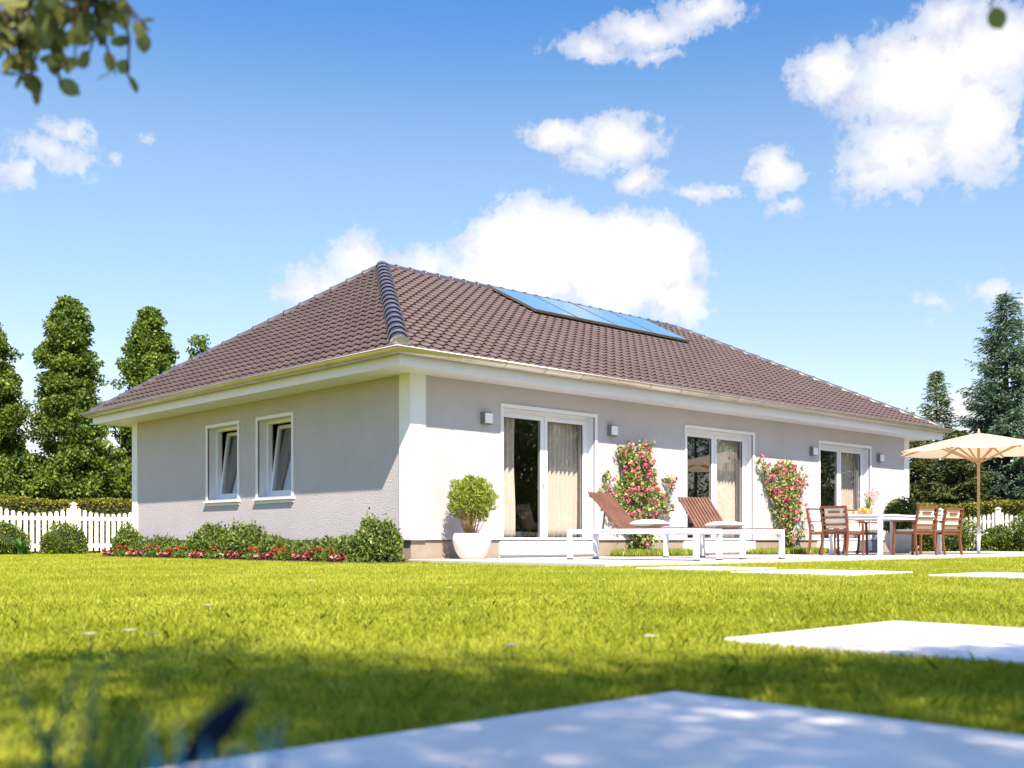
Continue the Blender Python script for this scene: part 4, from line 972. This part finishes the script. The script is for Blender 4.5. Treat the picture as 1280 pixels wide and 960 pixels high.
tree('leafy_tree', (-2.4,20.2,LAWN), 3.2, low_, 150, 220, .11, M['leaf_tree2'], 'low leafy tree behind the fence at the left picture edge', 'tree', G, 107, z0=.2)
tree('leafy_tree', (30.5,8.4,LAWN), 5.4, [(0,.2),(.5,.3),(.8,.24),(1,.06)], 60, 120, .11, M['leaf_tree'], 'leafy tree whose tip just shows over the right hip of the roof', 'tree', None, 108)

def spruce(loc, H, br, m, lab, seed, grp, dens=1.0, z0=.25, up=.1, ls=.17, bare=.0):
    rg = np.random.default_rng(seed); o = empty('spruce_tree', loc, lab, 'spruce', grp)
    s = MB(); s.tube([(0,0,0),(0,0,H*.5),(0,0,H*.98)], [.02*H,.012*H,.004], 10); s.build('trunk', M['bark'], o)
    P=[]; Dd=[]; S=[]; bm = MB(); z = z0; rn = []
    while z < H*.985:
        f = 1-(z-z0)/(H-z0); Lb = br*(f**.85)*1.0+.05; nb = 7 if f>.15 else 6
        for k in range(nb):
            a_ = rg.random()*6.28; L_ = Lb*rg.uniform(.66,1.12); dr = rg.uniform(.10,.30)*f-.05-.30*(1-f)**2; cb = rg.random()
            ts = np.linspace(0,1,8); rad = np.array((math.cos(a_),math.sin(a_)))
            def pos(t_): return np.array((rad[0]*L_*t_, rad[1]*L_*t_, z-dr*L_*t_+up*L_*t_**3+ .0))
            bm.tube([pos(t_) for t_ in (0,.5,1)], [.010+.014*f,.007+.008*f,.003], 4)
            ntw = int(max(6, L_*15*dens))
            for q in range(ntw):
                t_ = .12+.88*(q+rg.random())/ntw; p0 = pos(t_); ln = (.20+.26*L_*(1-t_))*rg.uniform(.7,1.2)
                sgn = 1 if q%2 else -1; an = a_+sgn*rg.uniform(.5,1.1); dd = np.array((math.cos(an),math.sin(an),-.28*rg.random()-.05)); 
                if q == ntw-1: dd = np.array((rad[0],rad[1],.15)); 
                nt_ = max(3,int(ln/.045)); tt = (np.arange(nt_)+rg.random())/nt_
                pp = p0+np.outer(tt*ln, dd)+rg.normal(0,.012,(nt_,3)); pp[:,2] -= .25*ln*tt**2
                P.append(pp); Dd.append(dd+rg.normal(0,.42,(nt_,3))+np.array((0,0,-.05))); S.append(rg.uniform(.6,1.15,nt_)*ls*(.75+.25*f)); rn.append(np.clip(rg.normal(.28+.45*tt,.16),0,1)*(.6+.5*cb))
        z += (.11+.11*f)*(H/8.5)**.3
    bm.build('branches', M['bark'], o)
    P = np.concatenate(P); leaves('crown', P, np.concatenate(Dd), np.concatenate(S), .30, m, o, rnd=np.clip(np.concatenate(rn),0,1)); return o
G2 = 'spruces behind the right fence'
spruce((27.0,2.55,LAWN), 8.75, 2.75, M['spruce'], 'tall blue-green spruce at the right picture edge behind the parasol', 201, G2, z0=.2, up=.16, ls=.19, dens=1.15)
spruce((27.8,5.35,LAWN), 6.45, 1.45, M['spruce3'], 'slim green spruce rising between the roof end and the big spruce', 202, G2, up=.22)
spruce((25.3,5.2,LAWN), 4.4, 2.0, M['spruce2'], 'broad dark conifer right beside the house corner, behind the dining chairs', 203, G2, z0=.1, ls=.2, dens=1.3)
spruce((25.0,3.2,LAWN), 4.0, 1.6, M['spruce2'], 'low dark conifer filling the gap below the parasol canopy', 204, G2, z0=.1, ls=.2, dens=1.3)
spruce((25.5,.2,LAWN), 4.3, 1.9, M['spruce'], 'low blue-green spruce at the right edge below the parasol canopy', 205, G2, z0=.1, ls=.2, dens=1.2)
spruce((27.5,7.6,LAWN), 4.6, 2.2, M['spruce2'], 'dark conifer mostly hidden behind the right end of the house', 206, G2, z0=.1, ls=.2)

# trees behind the viewer: they shade the foreground and mirror in the panes
G3 = 'garden trees behind the viewer'
rd = [(0,.18),(.2,.34),(.45,.40),(.7,.34),(.9,.18),(1,.05)]
def shadetree(loc, H, n_cl, seed, lab, prof=rd, per=300):
    return tree('garden_tree', loc, H, prof, n_cl, per, .062, M['leaf_tree'], lab, 'tree', G3, seed, trunk=.16, z0=1.9, clr=(.35,.65))
T1 = shadetree((-11.9,-16.0,LAWN), 6.9, 245, 301, 'garden tree behind the viewer whose leafy branch hangs into the upper left corner')
T2 = shadetree((-9.7,-16.9,LAWN), 6.0, 430, 302, 'garden tree behind the viewer whose leaf tip hangs into the upper right corner')
RL = ['straight beyond the terrace end','right behind the foremost of the far row','farthest out beyond the terrace end','smallest one beyond the parasol','nearest to the loungers across the lawn','second across the lawn from the loungers','third across the lawn, tall and round','fourth across the lawn','low one closest to the path slabs','last and farthest across the lawn']
for i,(x,y,H) in enumerate(((33,-9.5,6.5),(31,-14,7),(38,-12.5,8),(27,-10.5,5),(14.5,-15,6.6),(19.5,-17,7.6),(24,-21,8.2),(30,-24,8.5),(11.0,-20,5.4),(36,-22,8))):
    tree('garden_tree', (x,y,LAWN), H, low_ if i%2 else rd, 130, 150, .16, M['leaf_tree2'], 'dark leafy tree mirrored in the terrace doors, '+RL[i], 'tree', G3, 310+i, z0=.5, clr=(.5,.9))

def hanging(parent, pts_w, twigs, lab_name, seed, lsz, n_leaf, m):
    """a limb of the tree reaching over the viewer; twigs = hanging sprays with leaves"""
    rg = np.random.default_rng(seed); off = np.array(parent.location); mb = MB()
    mb.tube([np.array(p)-off for p in pts_w], list(np.linspace(.045,.006,len(pts_w))), 7)
    P=[]; Dd=[]
    for (a,b_,n_) in twigs:
        a = np.array(a,float); b_ = np.array(b_,float); mid = (a+b_)/2+rg.normal(0,.008,3)
        mb.tube([a-off, mid-off, b_-off], [.0035,.0028,.0015], 5)
        for i in range(n_):
            t_ = (i+rg.random())/n_; p = a*(1-t_)**2+2*mid*t_*(1-t_)+b_*t_*t_; d = unit(rg.normal(0,.8,3)+np.array((0,0,-.7))); P.append(p+d*lsz*.55-off); Dd.append(d)
    mb.build('overhanging_limb', M['bark'], parent)
    P = np.array(P); Dd = np.array(Dd); n_ = len(P)
    # rounded leaf: 8-gon outline
    D_ = unit(Dd); sd = unit(np.cross(D_, rg.normal(size=(n_,3)))); nmv = np.cross(D_, sd); V=[]
    S = rg.uniform(.75,1.15,n_)*lsz
    for (u,v) in ((-.5,0),(-.34,.26),(-.05,.38),(.25,.30),(.5,0),(.25,-.30),(-.05,-.38),(-.34,-.26)):
        V.append(P+D_*(u*S)[:,None]+sd*(v*S)[:,None]+nmv*(abs(v)*.25*S)[:,None])
    V = np.stack(V,1).reshape(-1,3); np_mesh('leaf_spray', V, 8, m, parent)
cx, cy, cz = CAM
F_ = np.array((math.cos(YAW),math.sin(YAW),0)); R_ = np.array((F_[1],-F_[0],0))
def W_(r, f, z): return tuple(np.array((cx,cy,0))+R_*r+F_*f+np.array((0,0,z)))
tw = []
rg = np.random.default_rng(5)
for k in range(64):
    r0 = -1.0+.36*rg.random()**1.3; f0 = 1.85+rg.normal(0,.07); z1 = 1.16-.08*rg.random()-.04*(r0<-.82)*rg.random()
    tw.append((W_(r0-.03+rg.normal(0,.03), f0, z1+.10+.05*rg.random()), W_(r0+rg.normal(0,.03), f0, z1), 5))
tw += [(W_(-.84,1.88,1.28), W_(-.772,1.9,1.085), 8), (W_(-.72,1.85,1.30), W_(-.665,1.88,1.16), 4), (W_(-.78,1.85,1.28), W_(-.79,1.85,1.14), 6), (W_(-.92,1.85,1.26), W_(-.90,1.86,1.13), 7)]
hanging(T1, [(-11.9,-16.0,3.0),(-11.5,-14.6,2.8),W_(-1.3,1.0,2.1),W_(-1.1,1.6,1.5),W_(-.85,1.9,1.36),W_(-.62,1.9,1.34)], tw, '', 9, .037, 0, M['leaf_shade'])
hanging(T2, [(-9.7,-16.9,3.0),(-9.2,-15.2,2.4),W_(.75,.6,1.7),W_(.80,1.4,1.25),W_(.74,1.62,1.14)], [(W_(.74,1.62,1.14), W_(.70,1.6,1.055), 2), (W_(.79,1.6,1.14), W_(.755,1.6,1.03), 2)], '', 10, .042, 0, M['leaf_shade'])

# blurred tall grass and added blades imitating blue flare close to the viewer
tuft('tall_grass_tuft', (*W_(-.275,.64,0)[:2],LAWN), 34, .30, .010, M['blade_dark'], 'dark green blurred grass tuft in the lower left corner', 'grass tuft', .45, 21)
tuft('tall_grass_tuft', (*W_(-.225,.62,0)[:2],LAWN), 16, .235, .008, M['blade_dark'], 'shorter blurred grass tuft between the dark corner tuft and the blue flare blades', 'grass tuft', .5, 24)
tuft('blue_flare_blades', (*W_(-.146,.55,0)[:2],LAWN), 130, .248, .007, M['blade_flare'], 'added blurred bright blue blades imitating a flare at the bottom edge beside the nearest slab', 'plant', .42, 22)
mb = MB(); P0 = np.array(W_(-.20,.6,LAWN)); md = np.array(W_(-.184,.6,.147))-P0; tip = np.array(W_(-.143,.6,.190))-P0
ax = tip-md; sdv = np.cross(ax/np.linalg.norm(ax), F_); sdv /= np.linalg.norm(sdv)
for c_, w_ in ((md*0,.001),(md*.6,.0012),(md,.002),(md+ax*.3,.0075),(md+ax*.6,.0085),(md+ax*.85,.005),(tip,.0004)): mb.v += [tuple(c_-sdv*w_), tuple(c_+F_*.001), tuple(c_+sdv*w_)]
for i in range(6):
    for j in range(2): mb.f.append((i*3+j,i*3+j+1,(i+1)*3+j+1,(i+1)*3+j)); mb.smooth.append(True)
o = mb.build('pointed_leaf', M['blade_navy']); o.location = P0; o.modifiers.new('s','SOLIDIFY').thickness = .001
tag(o, 'blurred dark navy pointed leaf rising from the blue flare blades', 'leaf')

# daisies in the lawn
dz = [(-1.24,4.45,'white daisy standing alone in the left lawn, above the shadow band'),(-1.02,3.10,'rightmost white daisy of three at the edge of the left shadow band'),(-1.12,3.2,'middle daisy of three at the edge of the left shadow band'),(-1.19,3.08,'leftmost daisy of three at the edge of the left shadow band'),(-1.33,7.2,'tiny daisy in the lawn below the flower bed shrubs'),(.38,3.0,'white daisy in the centre lawn, just above the nearest slab'),(-.35,6.1,'tiny white daisy in the lawn under the corner door'),(.0,2.75,'white daisy near the back edge of the nearest slab'),(.62,7.4,'tiny white daisy in the lawn under the loungers')]
for i,(r,f,lb) in enumerate(dz):
    o = empty('daisy', (*W_(r,f,0)[:2],LAWN), lb, 'flower', 'daisies in the lawn')
    s = MB(); s.tube([(0,0,0),(.004,0,.03),(0,.003,.058)], .0015, 5); s.build('stem', M['leaf_long'], o)
    V = []
    for q in range(14):
        a_ = q*6.283/14; c_, s_ = math.cos(a_), math.sin(a_); V += [(c_*.003,s_*.003,.06),(c_*.012-s_*.004,s_*.012+c_*.004,.064),(c_*.020,s_*.020,.062),(c_*.012+s_*.004,s_*.012-c_*.004,.064)]
    np_mesh('petals', np.array(V), 4, M['daisy'], o)
    s = MB(); s.lathe([(.0035,.060),(.003,.0635),(.0005,.065)], 8); s.build('flower_centre', M['orange'], o)
print('objects', len(bpy.data.objects), 'faces', sum(len(o.data.polygons) for o in bpy.data.objects if o.type=='MESH'))
